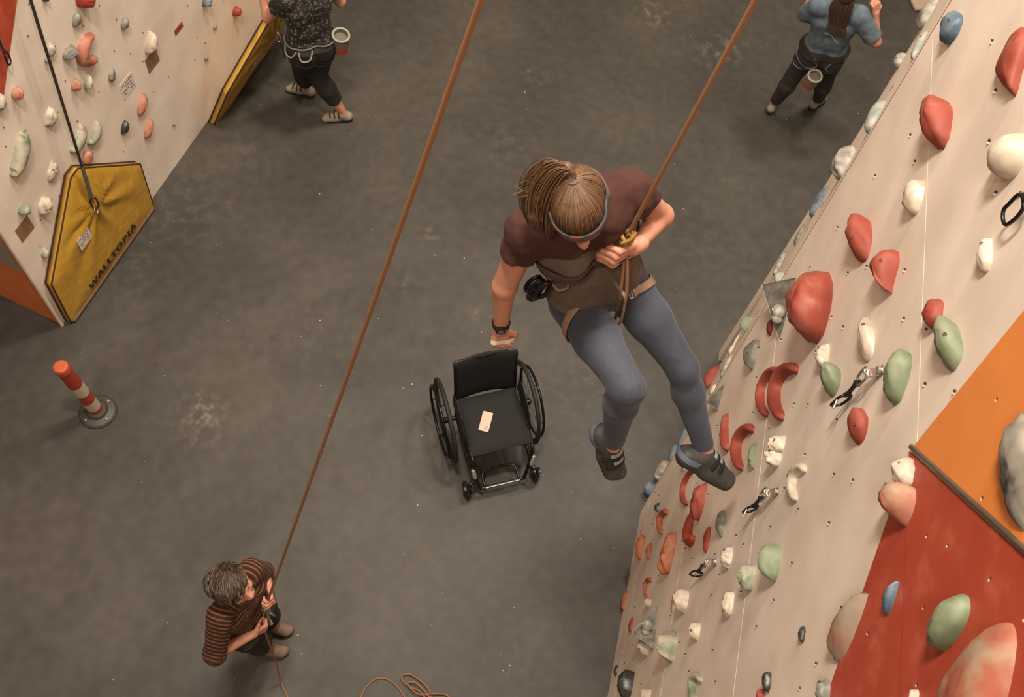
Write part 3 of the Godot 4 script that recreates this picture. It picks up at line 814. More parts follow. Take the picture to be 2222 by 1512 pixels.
func tall_wall() -> void:
	var w := parent_struct("wall_right")
	var vs := [0.0, 0.3, 1.58, 2.82, 4.2, 5.5, 6.8, 8.1, 9.4, 11.2]
	var us := [0.0, 2.6, 5.0, 7.3]
	for i in vs.size() - 1:
		for j in us.size() - 1:
			var g := 0.0012
			var a: float = edge_u(vs[i]) if j == 0 else us[j] + g
			var b: float = edge_u(vs[i + 1]) if j == 0 else us[j] + g
			var mb := MB.new()
			mb.prism(pv2([Vector2(a, vs[i] + g), Vector2(us[j + 1] - g, vs[i] + g), Vector2(us[j + 1] - g, vs[i + 1] - g), Vector2(b, vs[i + 1] - g)]), 0.018, wxf("R", 0, 0, -0.018), 0.0012)
			obj("plywood_panel", mb, M.ply, w)
	for v: float in [4.2, 5.5]:
		var mb := MB.new()
		mb.box(wxf("R", (edge_u(v) + 2.6) / 2, v, -0.0006), Vector3(2.6 - edge_u(v) - 0.01, 0.0022, 0.0018), 0.0002)
		obj("seam_strip", mb, M.ply_seam, w)
	# solid behind the boards, and an added dark strip painted as the gap shadow
	var bm := MB.new()
	bm.prism(pv2([Vector2(0.015, 0), Vector2(7.28, 0), Vector2(7.28, 11.2), Vector2(edge_u(11.2) + 0.015, 11.2)]), 0.1, wxf("R", 0, 0, -0.12))
	obj("backing", bm, M.backing_gap_shade, w)
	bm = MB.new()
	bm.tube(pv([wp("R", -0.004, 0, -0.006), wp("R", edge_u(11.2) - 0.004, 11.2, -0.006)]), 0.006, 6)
	obj("gap_shade_strip", bm, M.backing_gap_shade, w)
	# painted boards round the corner point
	var ap := Vector2(1.185, 4.19)
	bm = MB.new()
	bm.prism(pv2([ap, Vector2(3.0, 6.37), Vector2(3.0, 9.0), Vector2(0.02, 9.0)]), 0.005, wxf("R"), 0.001)
	obj("orange_panel", bm, M.orange, w)
	bm = MB.new()
	bm.prism(pv2([ap + Vector2(0.008, -0.02), Vector2(1.205, 4.185), Vector2(3.0, 6.345), Vector2(3.0, 4.185)]), 0.005, wxf("R"), 0.001)
	bm.prism(pv2([ap + Vector2(0.008, -0.02), Vector2(3.0, 4.182), Vector2(3.0, 2.72)]), 0.003, wxf("R"), 0.001)
	obj("red_panel", bm, M.red_paint, w)
	bm = MB.new()
	bm.tube(pv([wp("R", 1.183, 4.182, 0.006), wp("R", 3.0, 6.357, 0.006)]), 0.0075, 8)
	obj("metal_joint", bm, plain(Color(0.42, 0.37, 0.32), 0.4, 0.6), w)
	bolt_holes(w, "R", 0.0, 2.1, 0.15, 5.0, 0.19)
	# narrow panel turned away round the edge, then the closed back
	var s := parent_struct("wall_right_return")
	bm = MB.new()
	bm.prism(pv2([Vector2(0.004, 0), Vector2(1.36, 0), Vector2(1.36, 11.2), Vector2(0.0782 * 11.2 + 0.004, 11.2)]), 0.03, wxf("S", 0, 0, -0.032), 0.001)
	obj("plywood_panel", bm, M.ply, s)
	bm = MB.new()
	bm.box(Transform3D(Basis(), Vector3(3.25, 5.6, -3.66)), Vector3(3.4, 11.2, 0.08), 0.002)
	obj("rear_panel", bm, M.ply, s)

func bolt_holes(w: Node3D, s: String, u0: float, u1: float, v0: float, v1: float, step: float) -> void:
	var hole := MB.new()
	var rim := MB.new()
	var r := RandomNumberGenerator.new()
	r.seed = 77
	var row := 0
	var v := v0
	while v < v1:
		var u := u0 + (step * 0.5 if row % 2 else 0.0)
		while u < u1:
			if r.randf() < 0.42:
				var uu := u + r.randf_range(-0.03, 0.03)
				var vv := v + r.randf_range(-0.03, 0.03)
				var x := wxf(s, uu, vv, 0.0)
				var turned := Transform3D(x.basis * Basis(Vector3.RIGHT, PI / 2), x.origin)
				hole.lathe([Vector2(0.0036, -0.001), Vector2(0.0036, 0.0054), Vector2(0.0, 0.0054)], turned, 8)
				var y := wxf(s, uu + 0.002, vv - 0.0075, 0.0)
				rim.lathe([Vector2(0.0045, -0.001), Vector2(0.0035, 0.0053), Vector2(0.0, 0.0053)], Transform3D(y.basis * Basis(Vector3.RIGHT, PI / 2), y.origin), 8)
			u += step
		v += step * 0.8
		row += 1
	var o := obj("bolt_holes", hole, M.dark_hole, w)
	o.set_meta("kind", "stuff")
	if s == "R":
		var o2 := obj("chipped_rims", rim, M.ply_seam, w)
		o2.set_meta("kind", "stuff")

func barrier_wall() -> void:
	var w := parent_struct("wall_left")
	var mb := MB.new()
	var vs := [0.0, 1.3, 2.6, 9.0]
	var us := [0.0, 1.28, 2.5, 6.0]
	for i in 3:
		for j in 3:
			mb = MB.new()
			mb.prism(pv2([Vector2(us[j] + 0.0004, vs[i] + 0.0004), Vector2(us[j + 1] - 0.0004, vs[i] + 0.0004), Vector2(us[j + 1] - 0.0004, vs[i + 1] - 0.0004), Vector2(us[j] + 0.0004, vs[i + 1] - 0.0004)]), 0.018, wxf("L", 0, 0, -0.018), 0.0003)
			obj("plywood_panel", mb, M.ply, w)
	mb = MB.new()
	mb.prism(pv2([Vector2(0.838, 2.318), Vector2(0.475, 1.925), Vector2(0.12, 2.5), Vector2(0.01, 4.0), Vector2(0.01, 6.0), Vector2(2.4, 6.0), Vector2(2.4, 4.0)]), 0.004, wxf("L"), 0.001)
	obj("red_panel", mb, M.red_paint, w)
	bolt_holes(w, "L", 0.2, 3.0, 0.5, 2.6, 0.2)
	# end face, painted rust orange with a grey board
	var d := Vector3(-0.9703, 0, -0.2419)
	var n := Vector3(-0.2419, 0, 0.9703)
	var s := parent_struct("wall_left_end")
	mb = MB.new()
	mb.prism(pv2([Vector2(0.012, 0), Vector2(4.5, 0), Vector2(4.5, 9), Vector2(0.012, 9)]), 0.02, xf(LA, d, Vector3.UP, n).translated_local(Vector3(0, 0, -0.02)), 0.001)
	obj("orange_panel", mb, M.rust_paint, s)
	mb = MB.new()
	mb.prism(pv2([Vector2(0.046, 1.07), Vector2(0.06, 0.675), Vector2(0.228, 0.685), Vector2(0.8, 0.73), Vector2(0.8, 1.5)]), 0.004, xf(LA, d, Vector3.UP, n), 0.0008)
	obj("grey_panel", mb, M.grey_paint, s)
	mb = MB.new()
	mb.tube(pv([LA + Vector3(0, 0, 0), LA + Vector3(0, 9, 0)]), 0.014, 8)
	obj("corner_strip", mb, M.ply, s)

# ------------------------------------------------------------------ climbing holds
func hold_paint() -> Dictionary:
	var P := {}
	P.red = mottled([Color(0.485, 0.19, 0.138), Color(0.52, 0.235, 0.177), Color(0.565, 0.35, 0.28)], 0.012, 3.0, 0.65, 0.8, [0.2, 0.6, 0.95])
	P.darkred = mottled([Color(0.38, 0.10, 0.08), Color(0.42, 0.14, 0.10)], 0.02, 3.0, 0.55)
	P.redorange = mottled([Color(0.51, 0.16, 0.09), Color(0.56, 0.21, 0.13)], 0.02, 3.0, 0.55)
	P.orange = mottled([Color(0.53, 0.26, 0.14), Color(0.56, 0.31, 0.19), Color(0.58, 0.42, 0.34)], 0.02, 4.0, 0.6, 0.8, [0.2, 0.6, 0.95])
	P.salmon = mottled([Color(0.59, 0.30, 0.22), Color(0.61, 0.39, 0.31), Color(0.62, 0.51, 0.43)], 0.015, 4.0, 0.6, 0.8, [0.2, 0.55, 0.95])
	P.green = mottled([Color(0.385, 0.43, 0.33), Color(0.445, 0.48, 0.385), Color(0.55, 0.555, 0.49)], 0.012, 3.5, 0.6, 0.8, [0.2, 0.6, 0.95])
	P.palegreen = mottled([Color(0.37, 0.42, 0.33), Color(0.56, 0.56, 0.48), Color(0.67, 0.63, 0.57)], 0.012, 3.5, 0.6, 0.8, [0.2, 0.5, 0.8])
	P.white = mottled([Color(0.6, 0.555, 0.495), Color(0.68, 0.635, 0.57), Color(0.73, 0.69, 0.63)], 0.015, 5.0, 0.5, 1.2, [0.15, 0.5, 0.85])
	P.clear = mottled([Color(0.63, 0.57, 0.50), Color(0.72, 0.66, 0.60)], 0.02, 4.0, 0.35, 1.0)
	P.grey = mottled([Color(0.28, 0.28, 0.26), Color(0.38, 0.37, 0.35), Color(0.49, 0.48, 0.43)], 0.015, 4.0, 0.45, 1.0, [0.2, 0.5, 0.9])
	P.greychalk = mottled([Color(0.35, 0.35, 0.33), Color(0.51, 0.50, 0.46), Color(0.62, 0.59, 0.54)], 0.015, 4.0, 0.5, 1.0, [0.2, 0.5, 0.9])
	P.dark = mottled([Color(0.14, 0.14, 0.13), Color(0.22, 0.21, 0.19)], 0.03, 4.0, 0.35, 1.0)
	P.blue = mottled([Color(0.23, 0.31, 0.38), Color(0.32, 0.39, 0.44), Color(0.49, 0.51, 0.49)], 0.012, 4.0, 0.5, 0.8, [0.2, 0.55, 0.95])
	P.paleblue = mottled([Color(0.38, 0.44, 0.46), Color(0.53, 0.54, 0.49), Color(0.59, 0.59, 0.53)], 0.012, 4.0, 0.5, 0.8, [0.15, 0.5, 0.9])
	P.chalkred = mottled([Color(0.56, 0.3, 0.23), Color(0.58, 0.41, 0.33), Color(0.58, 0.52, 0.44)], 0.012, 2.6, 0.7, 0.8, [0.3, 0.5, 0.75])
	P.chalk = mottled([Color(0.54, 0.38, 0.31), Color(0.49, 0.445, 0.385), Color(0.56, 0.51, 0.45)], 0.012, 2.6, 0.75, 1.0, [0.2, 0.38, 0.8])
	P.fluted = mottled([Color(0.18, 0.17, 0.16), Color(0.45, 0.43, 0.40), Color(0.56, 0.54, 0.49)], 0.012, 2.0, 0.6, 1.0, [0.2, 0.42, 0.8])
	return P

func holds() -> void:
	var P := hold_paint()
	M.hold = P
	var nz := FastNoiseLite.new()
	nz.noise_type = FastNoiseLite.TYPE_SIMPLEX_SMOOTH
	nz.frequency = 1.0; nz.fractal_octaves = 2
	var walls := {"R": "tall wall", "L": "yellow-barrier wall", "S": "narrow turned panel"}
	var i := 0
	for h in HOLDS:
		i += 1
		var psi := deg_to_rad(h[5])
		var x := wxf(h[0], h[3], h[4])
		var es := x.basis.x * cos(psi) + x.basis.y * sin(psi)
		var ew := -x.basis.x * sin(psi) + x.basis.y * cos(psi)
		var F := xf(x.origin, es, ew, x.basis.z)
		var L: float = h[6]
		var W: float = h[7]
		var H: float = h[8]
		var lump: float = h[12]
		var mb := MB.new()
		var rows := []
		var off := Vector3(i * 3.7, i * 1.3, 0)
		var bolt := Vector3.ZERO
		var bn := Vector3.ZERO
		if h[2] == "D":
			var T := 28
			for j in 10:
				var ph := (j - 1) / 8.0 * PI / 2
				var r := pow(cos(maxf(ph, 0)), 0.75) if j > 0 else 0.97
				var z := sin(maxf(ph, 0)) if j > 0 else -0.1
				if j == 9:
					r = 0.0
				var row := PackedVector3Array()
				for k in T:
					var t := TAU * k / T
					var q := Vector3(cos(t) * r, sin(t) * r, z)
					var e := nz.get_noise_3dv(q * 1.1 + off) * 2.0 + nz.get_noise_3dv(q * 2.6 + off) * 0.8
					var g := 1.0 + lump * e * (1.0 if j > 0 else 0.5)
					var flute := 1.0 + (0.05 * cos(t * 9.0) if h[1] == "fluted" else 0.0)
					row.append(F * Vector3(L / 2 * cos(t) * r * g * flute + h[10] * L * z, W / 2 * sin(t) * (1.0 + h[9] * cos(t)) * r * g * flute + h[11] * W * z, H * z * (1.0 + lump * e * 0.8)))
				rows.append(row)
			var bk: int = (i * 5) % T
			bolt = rows[6][bk]
			bn = (rows[6][(bk + 1) % T] - rows[6][bk]).cross(rows[7][bk] - rows[6][bk]).normalized()
			if bn.dot(F.basis.z) < 0:
				bn = -bn
		else:
			var Sg: float = h[10]
			for a in 23:
				var q := clampf(-1.0 + 2.0 * (a - 1) / 20.0, -1, 1)
				var g := q * PI / 2 * 1.06
				var sc := 0.0 if (a == 0 or a == 22) else (0.8 if (a == 1 or a == 21) else 1.0)
				var t := W / 2 * (1.0 - 0.5 * q * q) * sc
				var tn := Vector2(L / 2 * cos(g), -Sg * sin(g)).normalized()
				var row := PackedVector3Array()
				for j in 12:
					var ph := PI * j / 11.0
					var e := 1.0 + lump * 3.0 * nz.get_noise_3d(q * 1.5 + off.x, cos(ph), sin(ph))
					var o := t * cos(ph) * e
					row.append(F * Vector3(L / 2 * sin(g) - tn.y * o, h[9] * (Sg * (cos(g) - 0.5) + tn.x * o), H * (1.0 - 0.35 * q * q) * sin(ph) * sc * e - 0.002))
				rows.append(row)
			bolt = rows[11][5]
			bn = F.basis.z
		mb.grid(rows, h[2] == "D")
		var nm: String = {"red": "red", "darkred": "red", "redorange": "red", "orange": "orange", "salmon": "salmon", "green": "green", "palegreen": "green", "white": "white", "clear": "white", "grey": "grey", "greychalk": "grey", "dark": "dark", "blue": "blue", "paleblue": "blue", "chalkred": "chalky pink", "chalk": "chalky pink", "fluted": "grey"}[h[1]]
		var t := thing("climbing_hold", h[13], "climbing hold", x.origin, "%s climbing holds on the %s" % [nm, walls[h[0]]])
		obj("grip", mb, P[h[1]], t)
		if L > 0.06:
			var b := MB.new()
			var y := bn
			var xx := y.cross(es).normalized()
			b.lathe([Vector2(0.0055, -0.006), Vector2(0.0055, 0.0008), Vector2(0.0042, 0.001), Vector2(0.0036, 0.0002), Vector2(0.0, 0.0002)], xf(bolt, xx, y, xx.cross(y)), 10)
			obj("bolt", b, M.hole_ring, t)

func blocks() -> void:
	var P: Dictionary = M.hold
	# base corners and peak, each along / up / out on the tall wall
	var all := [
		["large grey triangular block with a sharp overhanging corner and a bolted grip", [[-0.084, 3.01, 0], [0.157, 2.87, 0], [-0.15, 2.64, 0]], [-0.152, 2.8, 0.09], [0.05, 2.93, 0.035]],
		["lower grey faceted block near the floor with a pale grip on it", [[0.928, 1.154, 0], [1.18, 1.255, 0], [0.982, 0.825, 0]], [1.107, 1.172, 0.12], [1.06, 1.22, 0.05]],
		["small grey triangular block on the wall edge past the climber shin", [[-0.069, 1.971, 0], [0.059, 1.912, 0], [-0.086, 1.777, 0]], [-0.001, 1.851, 0.06], []]]
	for a in all:
		var b := []
		for q in a[1]:
			b.append(wp("R", q[0], q[1], 0.0))
		var pk := wp("R", a[2][0], a[2][1], a[2][2])
		var cen: Vector3 = (b[0] + b[1] + b[2]) / 3.0
		var t := thing("wall_block", a[0], "climbing block", cen, "grey angular blocks on the tall wall")
		var mb := MB.new()
		for k in 3:
			var p: Vector3 = b[k]
			var q: Vector3 = b[(k + 1) % 3]
			mb.tri(p, q, pk, (p + q) / 2 - cen + RN * 0.05)
		mb.tri(b[0], b[1], b[2], -RN)
		obj("body", mb, P.grey, t)
		mb = MB.new()
		for k in 3:
			mb.tube(pv([b[k], pk]), 0.0025, 6)
		obj("edge", mb, P.greychalk, t)
		if a[3].size():
			mb = MB.new()
			var g := wp("R", a[3][0], a[3][1], a[3][2])
			mb.ball(g, Vector3(0.034, 0.022, 0.03), Basis(RD, Vector3.UP, RN), 16)
			mb.ball(g + RD * 0.03 - Vector3(0, 0.012, 0), Vector3(0.024, 0.018, 0.024), Basis(RD, Vector3.UP, RN), 14)
			var gr := obj("grip", mb, P.greychalk, t)
			mb = MB.new()
			mb.lathe([Vector2(0.009, 0), Vector2(0.009, 0.004), Vector2(0.0, 0.004)], xf(g + RN * 0.028, RD, RN, RD.cross(RN)), 10)
			obj("bolt", mb, M.steel, gr)

# ------------------------------------------------------------------ quickdraws
func ring_pts(h: float, w: float, top: float) -> Array:   # a carabiner's outline in its own plane, hanging from y = 0
	return [Vector3(0, 0, 0), Vector3(w * 0.5 * top, -h * 0.07, 0), Vector3(w * 0.5, -h * 0.3, 0), Vector3(w * 0.5, -h * 0.62, 0), Vector3(w * 0.36, -h * 0.93, 0), Vector3(0, -h, 0), Vector3(-w * 0.4, -h * 0.88, 0), Vector3(-w * 0.42, -h * 0.6, 0), Vector3(-w * 0.42, -h * 0.25, 0), Vector3(-w * 0.4 * top, -h * 0.06, 0)]

func quickdraw(s: String, u: float, v: float, label: String, turn := 0.5, gate := true) -> void:
	var x := wxf(s, u, v, 0.0)
	x.basis = Basis(x.basis.x, Vector3.UP, x.basis.x.cross(Vector3.UP))
	var t := thing("quickdraw", label, "quickdraw", x.origin, "quickdraws hanging from bolts on the climbing walls")
	t.basis = x.basis
	var mb := MB.new()
	mb.box(Transform3D(Basis(), Vector3(0, 0, 0.003)), Vector3(0.032, 0.04, 0.005), 0.002)
	mb.box(Transform3D(Basis(Vector3.RIGHT, 0.9), Vector3(0, -0.02, 0.02)), Vector3(0.03, 0.005, 0.045), 0.002)
	mb.tube(curve([Vector3(-0.012, -0.028, 0.03), Vector3(0, -0.02, 0.045), Vector3(0.012, -0.028, 0.03), Vector3(0, -0.04, 0.022)], 5, true), 0.004, 6, true)
	var hg := obj("hanger", mb, M.steel, t, true)
	mb = MB.new()
	mb.lathe([Vector2(0.012, 0.0), Vector2(0.012, 0.011), Vector2(0.008, 0.013), Vector2(0, 0.013)], Transform3D(Basis(Vector3.RIGHT, PI / 2), Vector3(0, 0.004, 0.005)), 6)
	obj("bolt", mb, M.steel, hg, true)
	var b := Basis(Vector3.UP, turn + 1.2)
	mb = MB.new()
	var pts := []
	for p: Vector3 in ring_pts(0.075, 0.042, 0.8):
		pts.append(b * p + Vector3(0, -0.022, 0.034))
	mb.tube(curve(pts, 4, true), 0.0042, 8, true)
	obj("upper_carabiner", mb, M.steel, t, true)
	mb = MB.new()
	var rows := []
	for i in 13:
		var q := i / 12.0
		var y := -0.082 - 0.115 * q
		var wd := 0.0085 + 0.002 * absf(q - 0.5) * 2.0 + (0.003 if i < 2 or i > 10 else 0.0)
		var th := 0.0035 + (0.0045 if i < 3 or i > 9 else 0.0)
		var row := PackedVector3Array()
		for k in 12:
			var a := TAU * k / 12
			var e := Vector3(signf(cos(a)) * pow(absf(cos(a)), 0.6) * wd, 0, signf(sin(a)) * pow(absf(sin(a)), 0.6) * th)
			row.append(Basis(Vector3.UP, turn) * e * (0.02 if i == 0 or i == 12 else 1.0) + Vector3(0, y, 0.034 - 0.006 * q))
		rows.append(row)
	mb.grid(rows, true)
	obj("sling", mb, M.black, t, true)
	mb = MB.new()
	pts = []
	b = Basis(Vector3.UP, turn)
	for p: Vector3 in ring_pts(0.082, 0.05, 0.75):
		pts.append(b * p + Vector3(0, -0.188, 0.03))
	var ring := curve(pts, 4, true)
	mb.tube(ring, 0.0048, 8, true)
	var lc := obj("lower_carabiner", mb, M.black_metal, t, true)
	if gate:
		mb = MB.new()
		var g0: Vector3 = pts[8]
		mb.tube(pv([g0, g0 + b * Vector3(-0.01, -0.004, 0.014), g0 + b * Vector3(-0.02, -0.008, 0.026)]), 0.0038, 8)
		obj("gate", mb, M.steel, lc, true)

func quickdraws() -> void:
	quickdraw("R", 0.845, 3.955, "black quickdraw on a silver hanger between the green oval hold and a faceted red hold", 2.0)
	quickdraw("R", 0.925, 3.08, "black quickdraw below the white ear-shaped hold near the climbing shoe", 2.0)
	quickdraw("R", 0.99, 2.31, "small black quickdraw low on the tall wall beside a crumpled white hold", 1.6, false)
	quickdraw("R", 0.80, 4.93, "large black quickdraw under the big white ball-shaped hold", 0.2, false)
	quickdraw("S", 0.75, 3.75, "highest quickdraw on the narrow turned panel beside the pale blue hold", 0.9)
	quickdraw("S", 0.65, 2.86, "quickdraw on the narrow turned panel in front of the striped blue hold", 0.9, false)
	quickdraw("S", 0.55, 2.0, "lowest quickdraw on the narrow turned panel under the grey triangle block", 0.9, false)
	quickdraw("L", 0.592, 2.35, "quickdraw hanging on the painted red corner of the yellow-barrier wall", 0.4, false)

# ------------------------------------------------------------------ yellow belay barriers
func notice(called: String, label: String, cat: String, x: Transform3D, w: float, h: float, m: Material, lines := true) -> void:
	var t := thing(called, label, cat, x.origin)
	var mb := MB.new()
	mb.box(x.translated_local(Vector3(0, 0, 0.0015)), Vector3(w, h, 0.003), 0.0006)
	obj("sheet", mb, m, t)
	if lines:
		mb = MB.new()
		for r in 4:
			for k in 3:
				if (r * 3 + k) % 7 != 3:
					mb.box(x.translated_local(Vector3((k - 1) * w * 0.27, h * (0.3 - 0.19 * r), 0.0031)), Vector3(w * (0.14 + 0.07 * ((r + k) % 3)), h * 0.055, 0.0006), 0.0002)
		obj("print", mb, M.print, t)

func barrier(x: Transform3D, label: String) -> Node3D:
	# x: along the wall, y: up the pad, z: out of the wall
	var t := thing("belay_barrier", label, "barrier", x.origin, "yellow belay barriers at the foot of the wall")
	t.basis = x.basis
	var out := [Vector2(0.0, 0.0), Vector2(0.03, 0.5), Vector2(0.56, 1.05), Vector2(0.64, 1.05), Vector2(1.15, 0.5), Vector2(1.12, 0.0)]
	# pillow face: rings inward from the outline, pulled in at the clip
	var clip := Vector2(0.6, 0.7)
	var ol := []
	for i in out.size():
		var a: Vector2 = out[i]
		var b: Vector2 = out[(i + 1) % out.size()]
		for k in 14:
			ol.append(a.lerp(b, k / 14.0))
	var cen := Vector2(0.57, 0.45)
	var rows := []
	for j in 20:
		var q := 1.0 - j / 19.0
		var row := PackedVector3Array()
		for p: Vector2 in ol:
			var z := 0.05 + 0.028 * sqrt(clampf((1.0 - q) * 3.0, 0, 1))
			var e: Vector2 = cen.lerp(p, q)
			var dc := e.distance_to(clip)
			var an := (e - clip).angle()
			z += 0.03 * exp(-dc * 9.0)
			z += 0.018 * sin(an * 9.0 + 1.0) * exp(-dc * 2.6) * clampf(dc * 7.0, 0, 1) * clampf((1.0 - q) * 4.0, 0, 1)
			z += 0.009 * sin(an * 17.0) * exp(-dc * 3.5) * clampf(dc * 9.0, 0, 1) * clampf((1.0 - q) * 4.0, 0, 1)
			row.append(Vector3(e.x, e.y, z))
		rows.append(row)
	var side := PackedVector3Array()
	for p: Vector2 in ol:
		side.append(Vector3(p.x, p.y, 0.05))
	var mb := MB.new()
	mb.grid(rows, true)
	obj("pad_face", mb, M.yellow, t, true)
	mb = MB.new()
	var back := PackedVector3Array()
	var bk := PackedVector3Array()
	for p: Vector2 in ol:
		back.append(Vector3(p.x, p.y, 0.004))
		bk.append(Vector3(cen.x, cen.y, 0.004))
	mb.grid([bk, back, side], true)
	obj("pad_side", mb, M.yellow_edge, t, true)
	mb = MB.new()
	mb.tube(side, 0.006, 6, true)
	mb.tube(back, 0.006, 6, true)
	obj("piping", mb, M.piping, t, true)
	mb = MB.new()
	mb.box(Transform3D(Basis(), Vector3(0.56, 0.02, 0.045)), Vector3(1.1, 0.036, 0.062), 0.01)
	obj("hem", mb, M.brown_hem, t, true)
	var tm := TextMesh.new()
	var f := SystemFont.new()
	f.font_names = PackedStringArray(["Droid Sans"])
	f.font_weight = 800
	tm.font = f
	tm.text = "WALLTOPIA"
	tm.font_size = 64; tm.pixel_size = 0.0017; tm.depth = 0.004
	var o := MeshInstance3D.new()
	o.name = "lettering"; o.mesh = tm; o.material_override = plain(Color(0.16, 0.11, 0.07), 0.7)
	t.add_child(o)
	o.position = Vector3(0.56, 0.13, 0.082)
	o.scale = Vector3(1.0, 0.8, 1.0)
	return t

func barriers() -> void:
	var near := barrier(wxf("L", 0.035, 0.005, 0.004), "yellow padded belay barrier clipped to the black strap, at the wall corner")
	var xx := wxf("L", 2.06, 0.005, 0.012)
	xx.basis = xx.basis * Basis(Vector3.RIGHT, deg_to_rad(23))
	barrier(xx, "yellow padded belay barrier leaning out from the wall beside the walking person")
	# the near one carries a ring
	var mb := MB.new()
	mb.tube(curve([Vector3(0.6, 0.72, 0.1), Vector3(0.572, 0.735, 0.115), Vector3(0.545, 0.71, 0.12), Vector3(0.56, 0.675, 0.12), Vector3(0.59, 0.68, 0.11)], 4, true), 0.0035, 6, true)
	obj("clip_ring", mb, M.steel, near, true)
	notice("notice_sheet", "white printed notice stuck on the near yellow barrier", "notice", wxf("L", 0.437, 0.575, 0.092), 0.13, 0.125, M.paper)
	var nx := xx.translated_local(Vector3(0.42, 0.5, 0.088))
	notice("notice_sheet", "white printed notice stuck on the leaning yellow barrier", "notice", nx, 0.14, 0.13, M.paper)
	notice("notice_sheet", "white printed notice screwed to the wall between two salmon leaf holds and a brown tag", "notice", wxf("L", 1.382, 1.1, 0.0), 0.15, 0.14, M.paper)
	notice("route_tag", "square brown tag under the translucent white hold", "tag", wxf("L", 1.682, 1.06, 0.0), 0.14, 0.13, M.tagboard, false)
	notice("route_tag", "square brown tag near the orange end of the wall under a green wedge hold", "tag", wxf("L", 0.148, 1.028, 0.0), 0.13, 0.135, M.tagboard, false)
	notice("warning_sticker", "small red and white sticker high on the yellow-barrier wall", "sticker", wxf("L", 2.034, 1.045, 0.0), 0.105, 0.048, plain(Color(0.6, 0.16, 0.12), 0.6), true)
	# strap of the automatic belay
	var t := thing("belay_strap", "black webbing strap running up from the near yellow barrier", "strap", wp("L", 0.613, 0.74, 0.115))
	var a := wp("L", 0.605, 0.70, 0.115)
	var b := wp("L", 1.66, 8.5, 0.1)
	var k := (b - a).normalized()
	mb = MB.new()
	mb.tube(pv([a + k * 0.4, b]), 0.0125, 8, false, 0.35, LD)
	obj("webbing", mb, plain(Color(0.13, 0.085, 0.07), 0.8), t)
	mb = MB.new()
	mb.tube(pv([a + k * 0.12, a + k * 0.14, a + k * 0.4, a + k * 0.42]), [0.008, 0.015, 0.015, 0.011], 10, false, 0.6, LD)
	obj("sleeve", mb, plain(Color(0.3, 0.3, 0.29), 0.6), t)
	mb = MB.new()
	var pts := []
	for p: Vector3 in ring_pts(0.11, 0.05, 0.8):
		pts.append(a + k * 0.125 + Vector3.UP * p.y + (LD * 0.8 + LN * 0.5) * p.x)
	mb.tube(curve(pts, 4, true), 0.006, 8, true)
	obj("carabiner", mb, plain(Color(0.3, 0.24, 0.2), 0.3, 0.8), t)
	mb = MB.new()
	mb.box(Transform3D(Basis(LD, Vector3.UP, LN), b), Vector3(0.3, 0.35, 0.2), 0.03)
	obj("drum_case", mb, M.black_metal, t)
	# loose clip of the leaning barrier
	t = thing("loose_carabiner", "loose carabiner with a black tail hanging on the leaning yellow barrier", "carabiner", xx * Vector3(0.62, 0.66, 0.1))
	mb = MB.new()
	var o := xx * Vector3(0.62, 0.7, 0.1)
	mb.tube(curve([o, o + Vector3(0.03, -0.02, 0.01), o + Vector3(0.04, -0.09, 0.02), o + Vector3(0.01, -0.1, 0.0), o + Vector3(-0.005, -0.04, 0)], 4, true), 0.006, 8, true)
	obj("ring", mb, M.steel, t)
	mb = MB.new()
	mb.tube(pv([o + Vector3(0.03, -0.09, 0.01), o + Vector3(0.05, -0.17, 0.03), o + Vector3(0.055, -0.24, 0.035)]), 0.009, 6, false, 0.4)
	obj("tail", mb, M.black, t)

# ------------------------------------------------------------------ bollard
func bollard() -> void:
	var p := Vector3(-2.702, 0, -2.185)
	var t := thing("bollard", "orange-red and white banded flexible bollard on a round black base", "bollard", p)
	var X := Transform3D(Basis(), p)
	var mb := MB.new()
	mb.lathe([Vector2(0.128, 0), Vector2(0.126, 0.012), Vector2(0.115, 0.022), Vector2(0.075, 0.032), Vector2(0.066, 0.05), Vector2(0.058, 0.056), Vector2(0.0, 0.056)], X, 40)
	var base := obj("base_plate", mb, plain(Color(0.2, 0.185, 0.17), 0.55), t)
	for k in 4:
		var a := 0.5 + k * PI / 2
		mb = MB.new()
		mb.lathe([Vector2(0.011, 0.02), Vector2(0.011, 0.034), Vector2(0.006, 0.038), Vector2(0, 0.038)], X.translated_local(Vector3(cos(a) * 0.096, 0, sin(a) * 0.096)), 8)
		obj("bolt", mb, M.metal, base)
	var tilt := Transform3D(Basis(Vector3(0.1, 0, 1).normalized(), 0.05), p)
	var zs := [0.05, 0.1, 0.215, 0.325, 0.455, 0.715]
	var red := plain(Color(0.56, 0.19, 0.115), 0.55)
	var white := plain(Color(0.66, 0.61, 0.55), 0.45)
	for k in 5:
		mb = MB.new()
		var r := 0.046
		if k == 4:
			mb.lathe([Vector2(r, zs[k]), Vector2(r, 0.66)], tilt, 28)
			var cp := MB.new()
			cp.lathe([Vector2(0.0455, 0.659), Vector2(0.049, 0.66), Vector2(0.049, 0.7), Vector2(0.044, 0.714), Vector2(0.034, 0.718), Vector2(0.0, 0.718)], tilt, 28)
			obj("cap", cp, plain(Color(0.64, 0.29, 0.16), 0.6), t)
		else:
			mb.lathe([Vector2(r + (0.001 if k % 2 else 0.0), zs[k]), Vector2(r + (0.001 if k % 2 else 0.0), zs[k + 1])], tilt, 28)
		obj("white_band" if k % 2 else "red_band", mb, white if k % 2 else red, t)

